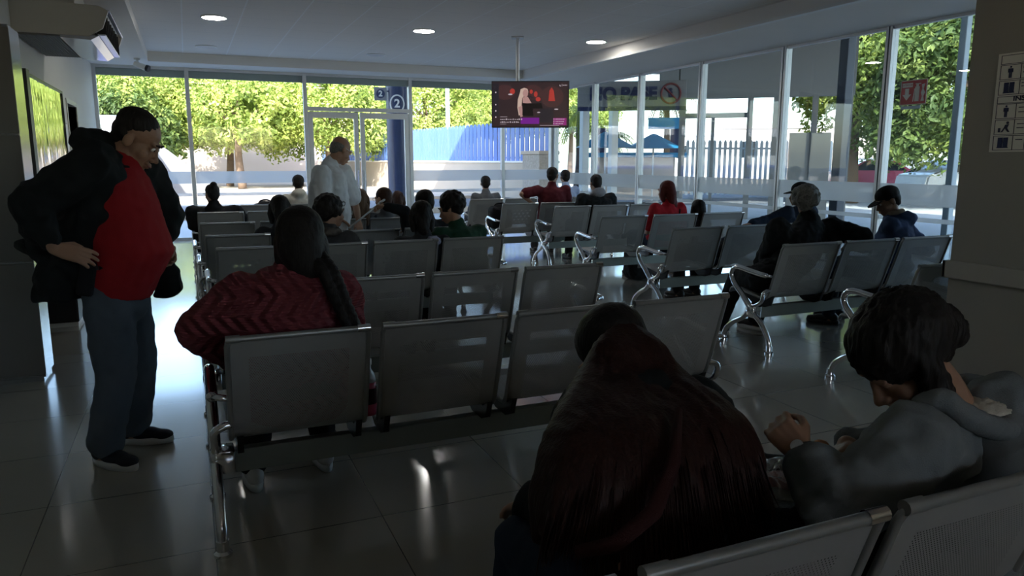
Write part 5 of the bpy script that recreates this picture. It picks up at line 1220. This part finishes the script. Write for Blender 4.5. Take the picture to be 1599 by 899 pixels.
# hood rim and fleece lining
b = MB(); hr = [at(1432, 640, 1.10), at(1470, 625, 1.06), at(1530, 660, 1.02), at(1578, 668, 1.10), at(1592, 640, 1.20), at(1570, 612, 1.28), at(1515, 599, 1.32), at(1470, 608, 1.32)]
b.tube(spline(hr, 5), .027, 10); blob('hood_rim', b, .008, 'grey_hoodie', f.root, 2, .008, 20)
b = MB(); b.ell(at(1560, 645, 1.19), (.06, .085, .035)); b.ell(at(1535, 640, 1.17), (.05, .07, .03)); blob('hood_lining', b, .007, 'cream_fleece', f.root, 1, .012, 60)
f.trousers('black_cloth'); f.shoes('shoe_white', 'sole_white')
def bk(b, M):
    b.ell((0, -.03, .045), (.112, .125, .098), M, 22); b.chain([(0, -.10, -.01), (0, -.115, -.045)], [.065, .045], 14, M)
    for sg in (-1, 1): b.chain([(sg*.085, -.01, .02), (sg*.088, .015, -.05), (sg*.075, .035, -.11), (sg*.06, .04, -.16)], [.036, .036, .032, .02], 10, M)
f.hair('hair_black', 'short', bk, wr_=.010, vox=.006)
# wrist watch
d = (f.wr[0]-f.el[0]).normalized(); o1 = d.orthogonal().normalized(); o2 = d.cross(o1); wc = f.wr[0]+d*.004
b = MB().tube([wc+(o1*cos(2*pi*j/20)+o2*sin(2*pi*j/20))*.034 for j in range(21)], .008, 8); wt = put('watch_band', b, 'black_plastic', f.root, True)
toc = (V((0, 0, EYE))-wc).normalized(); toc = (toc-d*toc.dot(d)).normalized()
b = MB().cone(wc+toc*.034, wc+toc*.046, .017, .015, 20); put('watch_case', b, 'chrome', f.root, 40, wt)
# food and plastic bag
mat('food', (.42, .15, .05), .6, var=.4, scale=40, bump=.5, bscale=80); mat('ham', (.45, .16, .14), .5, var=.3, scale=40)
fp = at(1277, 702, 1.32); o = empty('snack_piece', fp); tag(o, 'small orange brown piece of food held between the hoodie wearer\'s hands', 'food')
b = MB().ell((0, 0, 0), (.030, .024, .018)).ell((.02, .01, .005), (.02, .02, .014)); b2 = b.mesh('morsel', True); obj('morsel', b2, 'food', o)
def plastic():
    m = bpy.data.materials.new('clear_plastic'); m.use_nodes = True; t = m.node_tree; N = t.nodes; N.remove(N['Principled BSDF'])
    tr = N.new('ShaderNodeBsdfTransparent'); gl = N.new('ShaderNodeBsdfGlossy'); gl.inputs['Roughness'].default_value = .12; df = N.new('ShaderNodeBsdfDiffuse'); df.inputs[0].default_value = (.6, .6, .62, 1)
    m1 = N.new('ShaderNodeMixShader'); m1.inputs[0].default_value = .45; m2 = N.new('ShaderNodeMixShader'); m2.inputs[0].default_value = .45
    t.links.new(gl.outputs[0], m1.inputs[1]); t.links.new(df.outputs[0], m1.inputs[2]); t.links.new(tr.outputs[0], m2.inputs[1]); t.links.new(m1.outputs[0], m2.inputs[2]); t.links.new(m2.outputs[0], N['Material Output'].inputs[0]); MATS['clear_plastic'] = m
plastic()
pc = at(1214, 752, 1.30); pb = empty('food_bag', pc); tag(pb, 'crumpled clear plastic bag with a tray of food on the lap of the hoodie wearer', 'food bag')
b = MB().ell((0, 0, 0), (.075, .09, .045), seg=32); me = b.mesh('bag_film', True)
for v, n_ in [(v, v.normal.copy()) for v in me.vertices]: v.co += n_*(.022*noise.noise(v.co*38)+.012*noise.noise(v.co*80))
obj('bag_film', me, 'clear_plastic', pb)
b = MB().box((-.055, -.07, -.022), (.055, .07, -.012), .006, Matrix.Rotation(.25, 4, 'Y')); obj('tray', b, 'paper', pb)
b = MB().ell((.02, .0, .0), (.032, .045, .018)).ell((-.01, .02, .0), (.03, .03, .016)); obj('filling', b.mesh('filling', True), 'ham', pb)

# dark bags beside seated people on the right
def bag(name, loc, sz, m, label, rz=0):
    o = empty(name, loc, rz); tag(o, label, 'bag'); x, y, z = sz
    b = MB().box((-x/2, -y/2, 0), (x/2, y/2, z), min(sz)*.3).ell((0, 0, z*.8), (x*.45, y*.5, z*.28)); me = b.b
    bb = MB(); bb.b.free(); bb.b = me
    e = blob('bag_body', bb, .012, m, o, 4, .012, 14, origin=V((0, 0, 0)))
    obj('strap', MB().tube(spline([(-x*.3, 0, z*.95), (-x*.15, 0, z*1.10), (x*.15, 0, z*1.10), (x*.3, 0, z*.95)], 5), .012, 8), m, o, smooth=True); return o
bag('shoulder_bag', (4.30, 10.38, .445), (.36, .22, .34), 'black_cloth', 'dark bag on the seat left of the man in maroon shirt')
bag('backpack', (5.10, 7.82, .001), (.34, .26, .40), 'black_cloth', 'black backpack on the floor below the red haired woman')
bag('hand_bag', (1.02, 11.42, .445), (.34, .2, .40), 'charcoal', 'dark grey bag on the far seat left of the cream fleece')

bpy.data.scenes.remove(WS)
